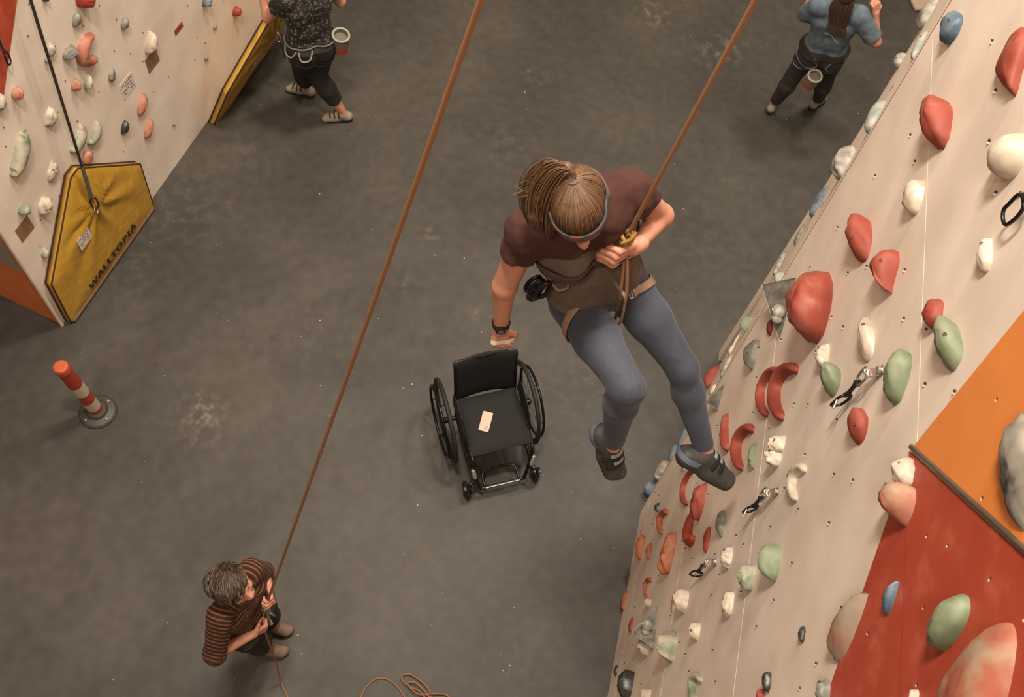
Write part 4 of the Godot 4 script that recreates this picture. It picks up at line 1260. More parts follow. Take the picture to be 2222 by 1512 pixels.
# ------------------------------------------------------------------ wheelchair
func wheelchair() -> void:
	var fw := Vector3(0.452, 0, 0.892).normalized()
	var o := Vector3(-0.02, 0, -2.55)
	var t := thing("wheelchair", "black folding-frame wheelchair with empty seat standing on the floor", "wheelchair", o)
	t.basis = Basis(Vector3.UP.cross(fw), Vector3.UP, fw)      # x: sitter's left (+x in the wall's direction), z: forward
	var fr := plain(Color(0.055, 0.052, 0.05), 0.38, 0.2)
	var tyre := plain(Color(0.06, 0.058, 0.055), 0.7)
	var silver := plain(Color(0.75, 0.73, 0.7), 0.4, 0.5)
	var mb := MB.new()
	for s: float in [-1.0, 1.0]:
		mb = MB.new()
		var q := 0.205 * s
		mb.tube(curve([Vector3(q, 0.8, -0.285), Vector3(q, 0.62, -0.24), Vector3(q, 0.45, -0.2), Vector3(q, 0.3, -0.17)], 4), 0.0125, 8)
		mb.tube(curve([Vector3(q, 0.42, -0.22), Vector3(q, 0.44, 0.05), Vector3(q, 0.45, 0.2), Vector3(q * 0.97, 0.42, 0.255), Vector3(q * 0.9, 0.25, 0.29), Vector3(q * 0.75, 0.11, 0.33)], 5), 0.0135, 8)
		mb.tube(curve([Vector3(q, 0.3, -0.17), Vector3(q, 0.27, 0.0), Vector3(q, 0.27, 0.2), Vector3(q * 0.95, 0.3, 0.27)], 4), 0.0125, 8)
		obj("side_frame", mb, fr, t, true)
		mb = MB.new()
		mb.tube(pv([Vector3(q * 1.02, 0.37, 0.276), Vector3(q * 0.96, 0.28, 0.3)]), 0.0145, 8)
		obj("silver_sticker", mb, silver, t, true)
		# drive wheel
		var wx := 0.285 * s
		var c := Vector3(wx, 0.3, -0.14)
		var wb := Basis(Vector3.BACK, -0.03 * s)
		mb = MB.new()
		var ring := PackedVector3Array()
		for k in 48:
			ring.append(c + wb * Vector3(0, cos(TAU * k / 48) * 0.286, sin(TAU * k / 48) * 0.286))
		mb.tube(ring, 0.0155, 10, true)
		var wh := obj("drive_wheel", mb, tyre, t, true)
		mb = MB.new()
		ring = PackedVector3Array()
		for k in 48:
			ring.append(c + wb * Vector3(0, cos(TAU * k / 48) * 0.268, sin(TAU * k / 48) * 0.268))
		mb.tube(ring, 0.0095, 8, true)
		obj("rim", mb, fr, wh, true)
		mb = MB.new()
		ring = PackedVector3Array()
		for k in 48:
			ring.append(c + wb * Vector3(0.045 * s, cos(TAU * k / 48) * 0.252, sin(TAU * k / 48) * 0.252))
		mb.tube(ring, 0.0095, 8, true)
		for k in 6:
			var a := TAU * k / 6
			mb.tube(pv([c + wb * Vector3(0.045 * s, cos(a) * 0.252, sin(a) * 0.252), c + wb * Vector3(0.005 * s, cos(a) * 0.268, sin(a) * 0.268)]), 0.004, 5)
		obj("handrim", mb, plain(Color(0.09, 0.085, 0.08), 0.25, 0.6), wh, true)
		mb = MB.new()
		mb.lathe([Vector2(0, -0.03), Vector2(0.026, -0.028), Vector2(0.02, 0.0), Vector2(0.026, 0.028), Vector2(0.008, 0.04), Vector2(0, 0.04)], Transform3D(Basis(Vector3.BACK, -PI / 2 * s), c), 14)
		obj("hub", mb, fr, wh, true)
		mb = MB.new()
		for k in 18:
			var a := TAU * k / 18
			mb.tube(pv([c + Vector3((0.02 if k % 2 else -0.02) * s, cos(a + 0.35) * 0.022, sin(a + 0.35) * 0.022), c + wb * Vector3(0, cos(a) * 0.264, sin(a) * 0.264)]), 0.0012, 4)
		obj("spokes", mb, M.black_metal, wh, true)
		# side guard
		mb = MB.new()
		mb.prism(pv2([Vector2(-0.2, 0.44), Vector2(0.12, 0.44), Vector2(0.1, 0.52), Vector2(0.0, 0.6), Vector2(-0.12, 0.62), Vector2(-0.2, 0.58)]), 0.004, xf(Vector3(q * 1.1, 0, 0), Vector3.BACK, Vector3.UP, Vector3.LEFT), 0.001)
		obj("side_guard", mb, M.black, t, true)
		# castor
		var cc := Vector3(0.245 * s, 0.062, 0.3)
		mb = MB.new()
		mb.lathe([Vector2(0, -0.014), Vector2(0.05, -0.015), Vector2(0.06, -0.01), Vector2(0.063, 0), Vector2(0.06, 0.01), Vector2(0.05, 0.015), Vector2(0, 0.014)], Transform3D(Basis(Vector3.BACK, PI / 2), cc), 22)
		var cs := obj("castor", mb, tyre, t, true)
		mb = MB.new()
		mb.lathe([Vector2(0, -0.0165), Vector2(0.022, -0.0165), Vector2(0.026, -0.012)], Transform3D(Basis(Vector3.BACK, PI / 2), cc), 14)
		mb.lathe([Vector2(0.026, 0.012), Vector2(0.022, 0.0165), Vector2(0, 0.0165)], Transform3D(Basis(Vector3.BACK, PI / 2), cc), 14)
		obj("castor_hub", mb, silver, cs, true)
		mb = MB.new()
		for e: float in [-1.0, 1.0]:
			mb.box(Transform3D(Basis(Vector3.RIGHT, -0.25), cc + Vector3(0.024 * e, 0.045, 0.012)), Vector3(0.006, 0.11, 0.022), 0.002)
		mb.box(Transform3D(Basis(), cc + Vector3(0, 0.098, 0.024)), Vector3(0.056, 0.012, 0.03), 0.004)
		mb.tube(curve([cc + Vector3(0, 0.1, 0.024), cc + Vector3(0, 0.15, 0.024), cc + Vector3(-0.02 * s, 0.17, 0.02), cc + Vector3(-0.045 * s, 0.17, -0.01)], 4), 0.012, 8)
		obj("castor_fork", mb, fr, cs, true)
	mb = MB.new()
	mb.tube(curve([Vector3(-0.205, 0.8, -0.285), Vector3(-0.205, 0.815, -0.3), Vector3(-0.15, 0.82, -0.31), Vector3(0.15, 0.82, -0.31), Vector3(0.205, 0.815, -0.3), Vector3(0.205, 0.8, -0.285)], 5), 0.0105, 8)
	obj("cross_bar", mb, fr, t, true)
	mb = MB.new()
	mb.tube(pv([Vector3(-0.285, 0.3, -0.14), Vector3(0.285, 0.3, -0.14)]), 0.016, 10)
	obj("axle", mb, fr, t, true)
	# backrest: a padded sling bowed backwards
	var rows := []
	for side: float in [1.0, -1.0]:
		for j in 9:
			var v := j / 8.0 if side > 0 else 1.0 - j / 8.0
			var row := PackedVector3Array()
			for k in 15:
				var h := -1.0 + 2.0 * k / 14.0
				var y := 0.44 + 0.385 * v + 0.014 * (1.0 - h * h) * v
				var z := -0.2 - 0.085 * v - 0.035 * (1.0 - h * h) + side * 0.019 * sqrt(clampf(1.02 - pow(absf(h), 6.0), 0, 1)) * (0.4 if v < 0.01 or v > 0.99 else 1.0)
				row.append(Vector3(h * 0.215, y, z))
			rows.append(row)
	mb = MB.new()
	mb.grid(rows, false, true)
	obj("backrest", mb, M.black, t, true)
	# seat cushion
	rows = []
	for side: float in [1.0, -1.0]:
		for j in 11:
			var v := j / 10.0 if side > 0 else 1.0 - j / 10.0
			var row := PackedVector3Array()
			for k in 15:
				var h := -1.0 + 2.0 * k / 14.0
				var edge := minf(1.0 - absf(h), minf(v, 1.0 - v) * 2.0)
				var th := 0.03 * clampf(sqrt(clampf(edge * 5.0, 0, 1)), 0.15, 1.0)
				row.append(Vector3(h * 0.205, 0.465 + 0.012 * v + side * th - 0.006 * (1.0 - h * h) * (side + 1.0) * 0.5, -0.2 + 0.42 * v))
			rows.append(row)
	mb = MB.new()
	mb.grid(rows, false, true)
	obj("seat_cushion", mb, mottled([Color(0.042, 0.037, 0.032), Color(0.052, 0.046, 0.04)], 0.08, 6.0, 0.85), t, true)
	# foot rest
	mb = MB.new()
	mb.tube(pv([Vector3(-0.155, 0.11, 0.33), Vector3(0.155, 0.11, 0.33)]), 0.011, 8)
	mb.tube(curve([Vector3(-0.12, 0.11, 0.33), Vector3(-0.12, 0.12, 0.25), Vector3(-0.08, 0.125, 0.215), Vector3(0.08, 0.125, 0.215), Vector3(0.12, 0.12, 0.25), Vector3(0.12, 0.11, 0.33)], 5), 0.009, 8)
	obj("foot_rest", mb, fr, t, true)
	mb = MB.new()
	mb.tube(pv([Vector3(-0.12, 0.121, 0.338), Vector3(0.12, 0.121, 0.338)]), 0.004, 8)
	obj("foot_rest_edge", mb, M.metal, t, true)
	# phone lying on the seat
	var ph := thing("phone", "pale pink smartphone lying face down on the wheelchair seat", "phone", Vector3(-0.068, 0.5005, -2.51))
	ph.basis = Basis(Vector3.UP, -0.04)
	mb = MB.new()
	var pl := PackedVector2Array()
	for k in 24:
		var a := TAU * (k + 0.5) / 24
		pl.append(Vector2(signf(cos(a)) * 0.0255 + cos(a) * 0.009, signf(sin(a)) * 0.063 + sin(a) * 0.009))
	mb.prism(pl, 0.0085, xf(Vector3.ZERO, Vector3.RIGHT, Vector3.FORWARD, Vector3.UP), 0.0015)
	obj("case", mb, plain(Color(0.7, 0.56, 0.47), 0.4), ph, true)
	for p: Vector2 in [Vector2(0.012, 0.05), Vector2(0.012, 0.035)]:
		mb = MB.new()
		mb.lathe([Vector2(0.0055, 0.007), Vector2(0.0055, 0.0105), Vector2(0.0, 0.0105)], Transform3D(Basis(), Vector3(p.x + 0.004, 0, p.y)), 12)
		obj("lens", mb, M.black_gloss, ph, true)
	mb = MB.new()
	for p: Vector2 in [Vector2(0.002, 0.052), Vector2(0.002, 0.045), Vector2(0.002, 0.037)]:
		mb.lathe([Vector2(0.002, 0.007), Vector2(0.002, 0.0092), Vector2(0.0, 0.0092)], Transform3D(Basis(), Vector3(p.x, 0, p.y)), 8)
	obj("sensor_dots", mb, M.print, ph, true)

# ------------------------------------------------------------------ the rope
const ANCHOR := Vector3(0.905, 10.6, -1.97)
const KNOT := Vector3(0.29, 3.815, -1.846)
const TIE := Vector3(0.335, 3.565, -1.775)
const DEVICE := Vector3(-1.0, 1.05, -0.945)

func rope() -> void:
	var t := thing("climbing_rope", "orange-brown climbing rope running from the belayer over the top to the climber", "rope", Vector3(-0.95, 0, -0.9))
	var rm := mottled([Color(0.43, 0.28, 0.175), Color(0.5, 0.345, 0.225), Color(0.56, 0.42, 0.31)], 0.12, 30.0, 0.8, 1.0)
	var mb := MB.new()
	mb.tube(pv([DEVICE, ANCHOR]), 0.007, 10)
	mb.tube(pv([ANCHOR + Vector3(0.03, 0, 0), KNOT]), 0.007, 10)
	obj("taut_strand", mb, rm, t)
	mb = MB.new()
	mb.tube(curve([DEVICE, Vector3(-1.0, 1.01, -0.905), Vector3(-0.995, 0.965, -0.872), Vector3(-0.99, 0.75, -0.84), Vector3(-0.98, 0.4, -0.8), Vector3(-0.97, 0.08, -0.74), Vector3(-0.93, 0.008, -0.68), Vector3(-0.8, 0.008, -0.55), Vector3(-0.6, 0.008, -0.5), Vector3(-0.48, 0.008, -0.62), Vector3(-0.463, 0.008, -0.737), Vector3(-0.44, 0.008, -0.81), Vector3(-0.385, 0.008, -0.865), Vector3(-0.297, 0.008, -0.862), Vector3(-0.2, 0.008, -0.79), Vector3(-0.13, 0.008, -0.68), Vector3(-0.02, 0.01, -0.72), Vector3(-0.06, 0.014, -0.86), Vector3(-0.19, 0.018, -0.925), Vector3(-0.245, 0.012, -0.9), Vector3(-0.2, 0.016, -0.86), Vector3(-0.1, 0.022, -0.83), Vector3(0.02, 0.02, -0.72), Vector3(-0.03, 0.026, -0.8), Vector3(-0.14, 0.028, -0.88), Vector3(-0.2, 0.022, -0.87), Vector3(-0.12, 0.03, -0.82), Vector3(-0.03, 0.024, -0.84), Vector3(0.06, 0.012, -0.85), Vector3(0.14, 0.008, -0.78), Vector3(0.2, 0.008, -0.6)], 6), 0.0055, 8)
	obj("slack_strand", mb, rm, t)
	# figure-of-eight knot and the loop to the harness
	mb = MB.new()
	var k := KNOT
	mb.tube(curve([k + Vector3(0, 0.02, 0), k + Vector3(0.018, 0.0, 0.012), k + Vector3(0.0, -0.02, 0.02), k + Vector3(-0.02, -0.03, 0.0), k + Vector3(0.0, -0.045, -0.014), k + Vector3(0.018, -0.03, 0.0), k + Vector3(0.0, -0.01, 0.018), k + Vector3(-0.02, 0.005, 0.004), k + Vector3(0.0, 0.012, -0.016), k + Vector3(0.02, -0.012, -0.006), k + Vector3(0.006, -0.055, 0.004), k + Vector3(-0.004, -0.05, 0.0), k + Vector3(-0.012, -0.015, 0.024), k + Vector3(0.012, 0.01, 0.018), k + Vector3(0.022, 0.03, 0.0)], 6), 0.0068, 8)
	obj("knot", mb, mottled([Color(0.47, 0.34, 0.13), Color(0.53, 0.41, 0.18), Color(0.58, 0.48, 0.28)], 0.12, 30.0, 0.8), t)
	mb = MB.new()
	mb.tube(curve([k + Vector3(0.006, -0.05, 0.004), k.lerp(TIE, 0.45) + Vector3(0.006, 0, 0), TIE + Vector3(0.01, 0.01, 0.0), TIE + Vector3(0, -0.014, 0.004), TIE + Vector3(-0.01, 0.01, 0.0), k.lerp(TIE, 0.45) + Vector3(-0.006, 0, 0), k + Vector3(-0.004, -0.05, 0.0)], 6), 0.0062, 8)
	obj("tie_in_loop", mb, rm, t)
	mb = MB.new()
	mb.box(Transform3D(Basis(), ANCHOR + Vector3(0.06, 0.02, 0)), Vector3(0.14, 0.03, 0.05), 0.01)
	obj("top_anchor", mb, M.metal, t)

# ------------------------------------------------------------------ people
func local(h: Vector3, l: Vector3, u: Vector3, f: Vector3, p: Vector3) -> Vector3:
	return h + l * p.x + u * p.y + f * p.z

func head_bones(h: Vector3, u: Vector3, f: Vector3, s := 1.0) -> Array:
	var l := u.cross(f).normalized()
	var q := func(x: float, y: float, z: float) -> Vector3: return h + (l * x + u * y + f * z) * s
	var b := [[q.call(0, 0.03, -0.03), q.call(0, 0.035, 0.022), 0.077 * s, 0.07 * s], [q.call(0, -0.01, 0.045), q.call(0, -0.07, 0.05), 0.05 * s, 0.035 * s], [q.call(0, -0.095, 0.06), q.call(0, -0.098, 0.062), 0.02 * s, 0.018 * s], [q.call(0, 0.012, 0.094), q.call(0, -0.026, 0.112), 0.008 * s, 0.012 * s], [q.call(-0.012, -0.028, 0.1), q.call(0.012, -0.028, 0.1), 0.008 * s, 0.008 * s], [q.call(-0.03, 0.022, 0.08), q.call(0.03, 0.022, 0.08), 0.013 * s, 0.013 * s], [q.call(-0.018, -0.056, 0.088), q.call(0.018, -0.056, 0.088), 0.006 * s, 0.006 * s], [q.call(-0.015, -0.066, 0.087), q.call(0.015, -0.066, 0.087), 0.0065 * s, 0.0065 * s], [q.call(0, -0.06, -0.02), q.call(0, -0.12, -0.025), 0.05 * s, 0.047 * s]]
	for e: float in [-1.0, 1.0]:
		b.append([q.call(0.05 * e, -0.045, 0.0), q.call(0.012 * e, -0.092, 0.058), 0.024 * s, 0.018 * s])
		b.append([q.call(0.04 * e, -0.015, 0.065), q.call(0.035 * e, -0.03, 0.065), 0.022 * s, 0.02 * s])
		b.append([q.call(0.08 * e, 0.012, -0.012), q.call(0.077 * e, -0.03, -0.004), 0.011 * s, 0.009 * s])
		b.append([q.call(0.084 * e, 0.018, -0.02), q.call(0.086 * e, 0.0, -0.022), 0.006 * s, 0.006 * s])
	return b

func eyes(t: Node3D, h: Vector3, u: Vector3, f: Vector3, s := 1.0) -> void:
	var l := u.cross(f).normalized()
	for e: float in [-1.0, 1.0]:
		var mb := MB.new()
		var p := h + (l * 0.031 * e + u * 0.002 + f * 0.0805) * s
		mb.ball(p, Vector3(0.013, 0.0075, 0.008) * s, Basis(l, u, f), 12)
		var ey := obj("eye", mb, plain(Color(0.8, 0.76, 0.72), 0.3), t)
		mb = MB.new()
		mb.ball(p + f * 0.005 * s, Vector3(0.0058, 0.0058, 0.0045) * s, Basis(l, u, f), 10)
		obj("iris", mb, plain(Color(0.12, 0.08, 0.06), 0.2), ey)

# wrist, finger direction, palm normal; curl bends the fingers towards the palm
func hand_bones(w: Vector3, d: Vector3, pn: Vector3, thumb: float, curl: float, s := 1.0, close := 0.6) -> Array:
	d = d.normalized()
	pn = (pn - d * pn.dot(d)).normalized()
	var lat := d.cross(pn).normalized() * thumb         # towards the thumb
	var b := [[w - d * 0.02 * s, w + d * 0.01 * s, 0.026 * s, 0.026 * s]]
	for i in 4:
		var x := (0.029 - 0.0195 * i) * s
		var kn: Vector3 = w + d * ([0.085, 0.09, 0.086, 0.078][i] * s) + lat * x
		b.append([w + lat * x * 0.6 + d * 0.012 * s, kn, 0.0135 * s, 0.0115 * s])
		var len: Array = [[0.042, 0.026, 0.02], [0.046, 0.029, 0.021], [0.043, 0.027, 0.02], [0.034, 0.021, 0.018]][i]
		var p := kn
		var a := 0.0
		for j in 3:
			a += curl * [0.9, 1.1, 0.8][j]
			var q: Vector3 = p + (d * cos(a) + pn * sin(a)) * len[j] * s
			b.append([p, q, (0.0098 - 0.001 * j) * s, (0.009 - 0.001 * j) * s])
			p = q
	var t0 := w + d * 0.02 * s + lat * 0.022 * s
	var t1 := t0 + (d * 0.6 + lat * 0.75 + pn * 0.35 * close).normalized() * 0.042 * s
	var t2 := t1 + (d * 0.75 + lat * (0.5 - 0.9 * close) + pn * 0.9 * close).normalized() * 0.032 * s
	var t3 := t2 + (d * 0.6 + lat * (0.2 - 1.0 * close) + pn * 0.8 * close).normalized() * 0.026 * s
	b.append([t0, t1, 0.0145 * s, 0.012 * s]); b.append([t1, t2, 0.0115 * s, 0.0105 * s]); b.append([t2, t3, 0.0105 * s, 0.0085 * s])
	return b

func foot_frame(kn: Vector3, an: Vector3, to: Vector3) -> Array:
	var v := (to - an).normalized()
	var s := (an - kn).normalized()
	var dn := (s - v * s.dot(v)).normalized()
	var f := (v * 0.95 - dn * 0.3).normalized()
	return [f, (s - f * s.dot(f)).normalized()]

func foot_bones(an: Vector3, f: Vector3, dn: Vector3, s := 1.0, grow := 0.0) -> Array:
	var lat := f.cross(dn)
	return [[an - f * 0.035 * s + dn * 0.035 * s, an + dn * 0.005 * s, 0.03 * s + grow, 0.034 * s + grow],
		[an - f * 0.04 * s + dn * 0.042 * s, an + f * 0.06 * s + dn * 0.05 * s, 0.027 * s + grow, 0.026 * s + grow],
		[an + f * 0.01 * s + dn * 0.01 * s, an + f * 0.1 * s + dn * 0.045 * s, 0.032 * s + grow, 0.027 * s + grow],
		[an + f * 0.06 * s + dn * 0.05 * s + lat * 0.01 * s, an + f * 0.15 * s + dn * 0.058 * s + lat * 0.014 * s, 0.026 * s + grow, 0.023 * s + grow],
		[an + f * 0.06 * s + dn * 0.05 * s - lat * 0.01 * s, an + f * 0.135 * s + dn * 0.058 * s - lat * 0.016 * s, 0.026 * s + grow, 0.019 * s + grow]]

func trunk(J: Dictionary, w: float, bust: float) -> Array:
	var ms: Vector3 = (J.shR + J.shL) / 2
	var mh: Vector3 = (J.hipR + J.hipL) / 2
	var up := (ms - mh).normalized()
	var lc: Vector3 = (J.shL - J.shR).normalized()
	var lp: Vector3 = (J.hipL - J.hipR).normalized()
	var lw := (lc + lp).normalized()
	var fc := lc.cross(up).normalized()
	var fp := lp.cross(up).normalized()
	var ch := ms.lerp(mh, 0.26)
	var wa := ms.lerp(mh, 0.66)
	var b := []
	for s: float in [-1.0, 1.0]:
		b.append([ch + lc * s * 0.085 * w, wa + lw * s * 0.06 * w, 0.092 * w, 0.078 * w])
		b.append([wa + lw * s * 0.06 * w, mh + lp * s * 0.075 * w + up * 0.02, 0.08 * w, 0.095 * w])
		b.append([ms + lc * s * 0.05 - up * 0.01, (J.shL if s > 0 else J.shR) - up * 0.012, 0.055 * w, 0.052 * w])
		b.append([mh - fp * 0.045 * w + lp * s * 0.07 * w - up * 0.02, mh - fp * 0.04 * w + lp * s * 0.075 * w - up * 0.05, 0.085 * w, 0.08 * w])
		if bust > 0.0:
			b.append([ch + fc * 0.06 * w + lc * s * 0.07 * w - up * 0.02, ch + fc * 0.075 * w + lc * s * 0.072 * w - up * 0.035, 0.055 * bust, 0.055 * bust])
	b.append([ch + up * 0.09, ch, 0.075 * w, 0.09 * w])
	b.append([wa + fp * 0.015, mh + fp * 0.01, 0.085 * w, 0.08 * w])
	return b

func arm(sh: Vector3, el: Vector3, wr: Vector3, w := 1.0, end := 2.0, cut := 0) -> Array:
	# end counts 0..1 along the upper arm and 1..2 along the forearm
	if end <= 1.0:
		return [[sh, sh.lerp(el, end), 0.052 * w, lerpf(0.052, 0.046, end) * w, cut]]
	var b := [[sh, el, 0.052 * w, 0.042 * w]]
	var q := end - 1.0
	if end >= 2.0:
		b.append([el, wr, 0.0415 * w, 0.0265 * w])
		return b
	b.append([el, el.lerp(wr, minf(q, 0.35)), 0.042 * w, 0.0405 * w, cut if q <= 0.35 else 0])
	if q > 0.35:
		b.append([el.lerp(wr, 0.35), el.lerp(wr, q), 0.0405 * w, lerpf(0.0405, 0.027, (q - 0.35) / 0.65) * w, cut])
	return b

func leg(hip: Vector3, kn: Vector3, an: Vector3, back: Vector3, w := 1.0, end := 2.0, cut := 0) -> Array:
	var b := [[hip, hip.lerp(kn, 0.45), 0.088 * w, 0.078 * w], [hip.lerp(kn, 0.45), kn, 0.078 * w, 0.055 * w]]
	var cm := kn.lerp(an, 0.3) + back * 0.014
	var q := end - 1.0
	b.append([kn, cm, 0.053 * w, 0.056 * w])
	b.append([cm, cm.lerp(an, q), 0.056 * w, lerpf(0.056, 0.035, q) * w, cut])
	return b

func solid(called: String, bones: Array, m: Material, t: Node, cell: float, k := 0.03, grow := 0.0, amp := 0.0, freq := 20.0, uvs := 0.0) -> Field:
	var f := Field.new(bones, k, grow)
	if amp > 0.0:
		f.amp = amp
		f.noise = FastNoiseLite.new()
		f.noise.noise_type = FastNoiseLite.TYPE_SIMPLEX_SMOOTH
		f.noise.seed = 4; f.noise.frequency = freq; f.noise.fractal_octaves = 2
	var mb := MB.new()
	f.add_to(mb, cell, uvs)
	obj(called, mb, m, t)
	return f

# bare body: trunk, limbs, head and hands in one mesh
func body(t: Node3D, J: Dictionary, w: float, bust: float, cell: float, hs: float, hands: Array, lw := 1.0) -> Field:
	var ms: Vector3 = (J.shR + J.shL) / 2
	var mh: Vector3 = (J.hipR + J.hipL) / 2
	var up := (ms - mh).normalized()
	var fp: Vector3 = (J.hipL - J.hipR).cross(up).normalized()
	var b := trunk(J, w * 0.97, bust)
	b.append([J.head - J.hu * 0.08 - J.hf * 0.02, ms + up * 0.015, 0.046 * w, 0.06 * w])
	b.append_array(arm(J.shR, J.elR, J.wrR, w)); b.append_array(arm(J.shL, J.elL, J.wrL, w))
	b.append_array(leg(J.hipR, J.knR, J.anR, -fp, w * 0.97 * lw)); b.append_array(leg(J.hipL, J.knL, J.anL, -fp, w * 0.97 * lw))
	for s in ["R", "L"]:
		var ff := foot_frame(J["kn" + s], J["an" + s], J["to" + s])
		b.append_array(foot_bones(J["an" + s] + ff[1] * 0.014, ff[0], ff[1], 0.78))
	var f := Field.new(b, 0.018)
	var mb := MB.new()
	f.add_to(mb, cell)
	Field.new(head_bones(J.head, J.hu, J.hf, hs), 0.016).add_to(mb, minf(cell * 0.55, 0.007))
	for h in hands:
		Field.new(h, 0.007).add_to(mb, minf(cell * 0.4, 0.006))
	obj("body", mb, M.skin, t)
	return f

func buckle(t: Node, p: Vector3, ax: Vector3, nrm: Vector3, s := 1.0) -> void:
	var mb := MB.new()
	var x := ax.normalized()
	var z := (nrm - x * nrm.dot(x)).normalized()
	var y := z.cross(x)
	var X := xf(p, x, y, z)
	mb.tube(pv([X * Vector3(-0.011, -0.018, 0) , X * Vector3(0.011, -0.018, 0), X * Vector3(0.011, 0.018, 0), X * Vector3(-0.011, 0.018, 0)]), 0.003 * s, 6, true)
	mb.tube(pv([X * Vector3(0, -0.018, 0), X * Vector3(0, 0.018, 0)]), 0.0026 * s, 6)
	obj("buckle", mb, M.metal, t)

func climber() -> void:
	var J := {"head": Vector3(0.104, 4.03, -1.752), "hu": Vector3(-0.08, 0.87, 0.49).normalized(), "hf": Vector3.ZERO,
		"shR": Vector3(-0.03, 3.79, -1.805), "shL": Vector3(0.265, 3.885, -1.975), "elR": Vector3(-0.071, 3.497, -1.751), "wrR": Vector3(-0.057, 3.255, -1.718),
		"elL": Vector3(0.413, 3.654, -2.074), "wrL": Vector3(0.332, 3.73, -1.872), "hipR": Vector3(0.185, 3.36, -1.835), "hipL": Vector3(0.328, 3.405, -1.955),
		"knR": Vector3(0.415, 3.443, -1.491), "knL": Vector3(0.651, 3.179, -1.754), "anR": Vector3(0.447, 3.047, -1.444), "anL": Vector3(0.843, 2.852, -1.587),
		"toR": Vector3(0.516, 2.883, -1.379), "toL": Vector3(1.02, 2.715, -1.535)}
	var hf := Vector3(0.376, -0.437, 0.834)
	J.hf = (hf - J.hu * hf.dot(J.hu)).normalized()
	var nod := Basis((J.hu as Vector3).cross(J.hf).normalized(), -0.05)
	J.hu = nod * J.hu; J.hf = nod * J.hf
	var t := thing("person", "person in a brown T-shirt and grey leggings hanging in a harness from the orange rope", "person", Vector3(0.26, 2.7, -1.8))
	var w := 1.02
	# hands: the left one closed on the rope, the right one hanging
	var dl := Vector3(-0.63, 0.12, 0.76).normalized()
	var wl: Vector3 = J.wrL + dl * 0.0
	var pl := dl.cross(Vector3.UP).normalized()
	var hl := hand_bones(wl, dl, pl, 1.0, 1.25, 1.15, 1.0)
	var dr := Vector3(0.19, -0.93, 0.32).normalized()
	var hr := hand_bones(J.wrR, dr, Vector3(-0.3, 0.1, -0.9), 1.0, 0.75, 0.95, 0.5)
	var bf := body(t, J, w, 0.95, 0.010, 1.0, [hl, hr])
	eyes(t, J.head, J.hu, J.hf)
	# clothes
	var ms: Vector3 = (J.shR + J.shL) / 2
	var mh: Vector3 = (J.hipR + J.hipL) / 2
	var up := (ms - mh).normalized()
	var fp: Vector3 = (J.hipL - J.hipR).cross(up).normalized()
	var fc: Vector3 = (J.shL - J.shR).cross(up).normalized()
	var lc: Vector3 = (J.shL - J.shR).normalized()
	var lp: Vector3 = (J.hipL - J.hipR).normalized()
	var b := trunk(J, w, 0.95)
	var tank := []
	for q: Array in b:
		tank.append(q)
	for s: float in [-1.0, 1.0]:
		tank.append([ms.lerp(mh, 0.66) + (lc + lp).normalized() * s * 0.06 * w, ms.lerp(mh, 0.9) + lp * s * 0.076 * w, 0.088 * w, 0.104 * w, 1])
	var tf := solid("tank_top", tank, mottled([Color(0.31, 0.265, 0.23), Color(0.35, 0.305, 0.265)], 0.03, 4.0, 0.9), t, 0.010, 0.03, 0.006, 0.003, 14.0)
	# T-shirt: chest and short sleeves, hanging just below the bust
	var ch := ms.lerp(mh, 0.08)
	var lo := ms.lerp(mh, 0.14)
	var sb := []
	for s: float in [-1.0, 1.0]:
		sb.append([ch + lc * s * 0.085 * w, lo + lc * s * 0.08 * w, 0.098 * w, 0.1 * w, 1])
		sb.append([ms + lc * s * 0.045 - up * 0.012, (J.shL if s > 0 else J.shR) - up * 0.012, 0.056 * w, 0.056 * w])
		sb.append([ch + fc * 0.045 * w + lc * s * 0.05 * w, ch + fc * 0.05 * w + lc * s * 0.052 * w - up * 0.03, 0.062, 0.062])
	sb.append([ch + up * 0.085, ch, 0.077 * w, 0.092 * w])
	var tn := FastNoiseLite.new()
	tn.noise_type = FastNoiseLite.TYPE_SIMPLEX_SMOOTH
	tn.seed = 4; tn.frequency = 11.0; tn.fractal_octaves = 2
	var tm := MB.new()
	var hem := lc.cross(fc).normalized()
	if hem.dot(up) > 0.0:
		hem = -hem
	for q: Array in sb:
		while q.size() < 5:
			q.append(0)
		q[4] = 4
	sb.append_array(arm(J.shR, J.elR, J.wrR, w * 1.14, 0.4, 1) + arm(J.shL, J.elL, J.wrL, w * 1.14, 0.38, 1))
	var sf := Field.new(sb, 0.04, 0.009)
	sf.amp = 0.008; sf.noise = tn
	sf.clip_p = ms.lerp(mh, 0.17); sf.clip_n = (hem * 0.97 + fc * 0.12).normalized()
	sf.add_to(tm, 0.009)
	obj("t_shirt", tm, mottled([Color(0.205, 0.09, 0.06), Color(0.228, 0.107, 0.075)], 0.03, 5.0, 0.92), t)
	var lb := leg(J.hipR, J.knR, J.anR, -fp, w, 1.93, 1) + leg(J.hipL, J.knL, J.anL, -fp, w, 1.93, 1)
	for s: float in [-1.0, 1.0]:
		lb.append([mh + lp * s * 0.07 * w + up * 0.03, mh + lp * s * 0.075 * w, 0.088 * w, 0.094 * w, 2])
		lb.append([mh - fp * 0.045 * w + lp * s * 0.07 * w - up * 0.02, mh - fp * 0.04 * w + lp * s * 0.075 * w - up * 0.05, 0.085 * w, 0.08 * w])
	lb.append([mh + fp * 0.01 + up * 0.02, mh + fp * 0.01, 0.08 * w, 0.08 * w])
	var lm := mottled([Color(0.185, 0.205, 0.252), Color(0.21, 0.23, 0.28)], 0.05, 5.0, 0.8)
	lm.rim_enabled = true; lm.rim = 0.15
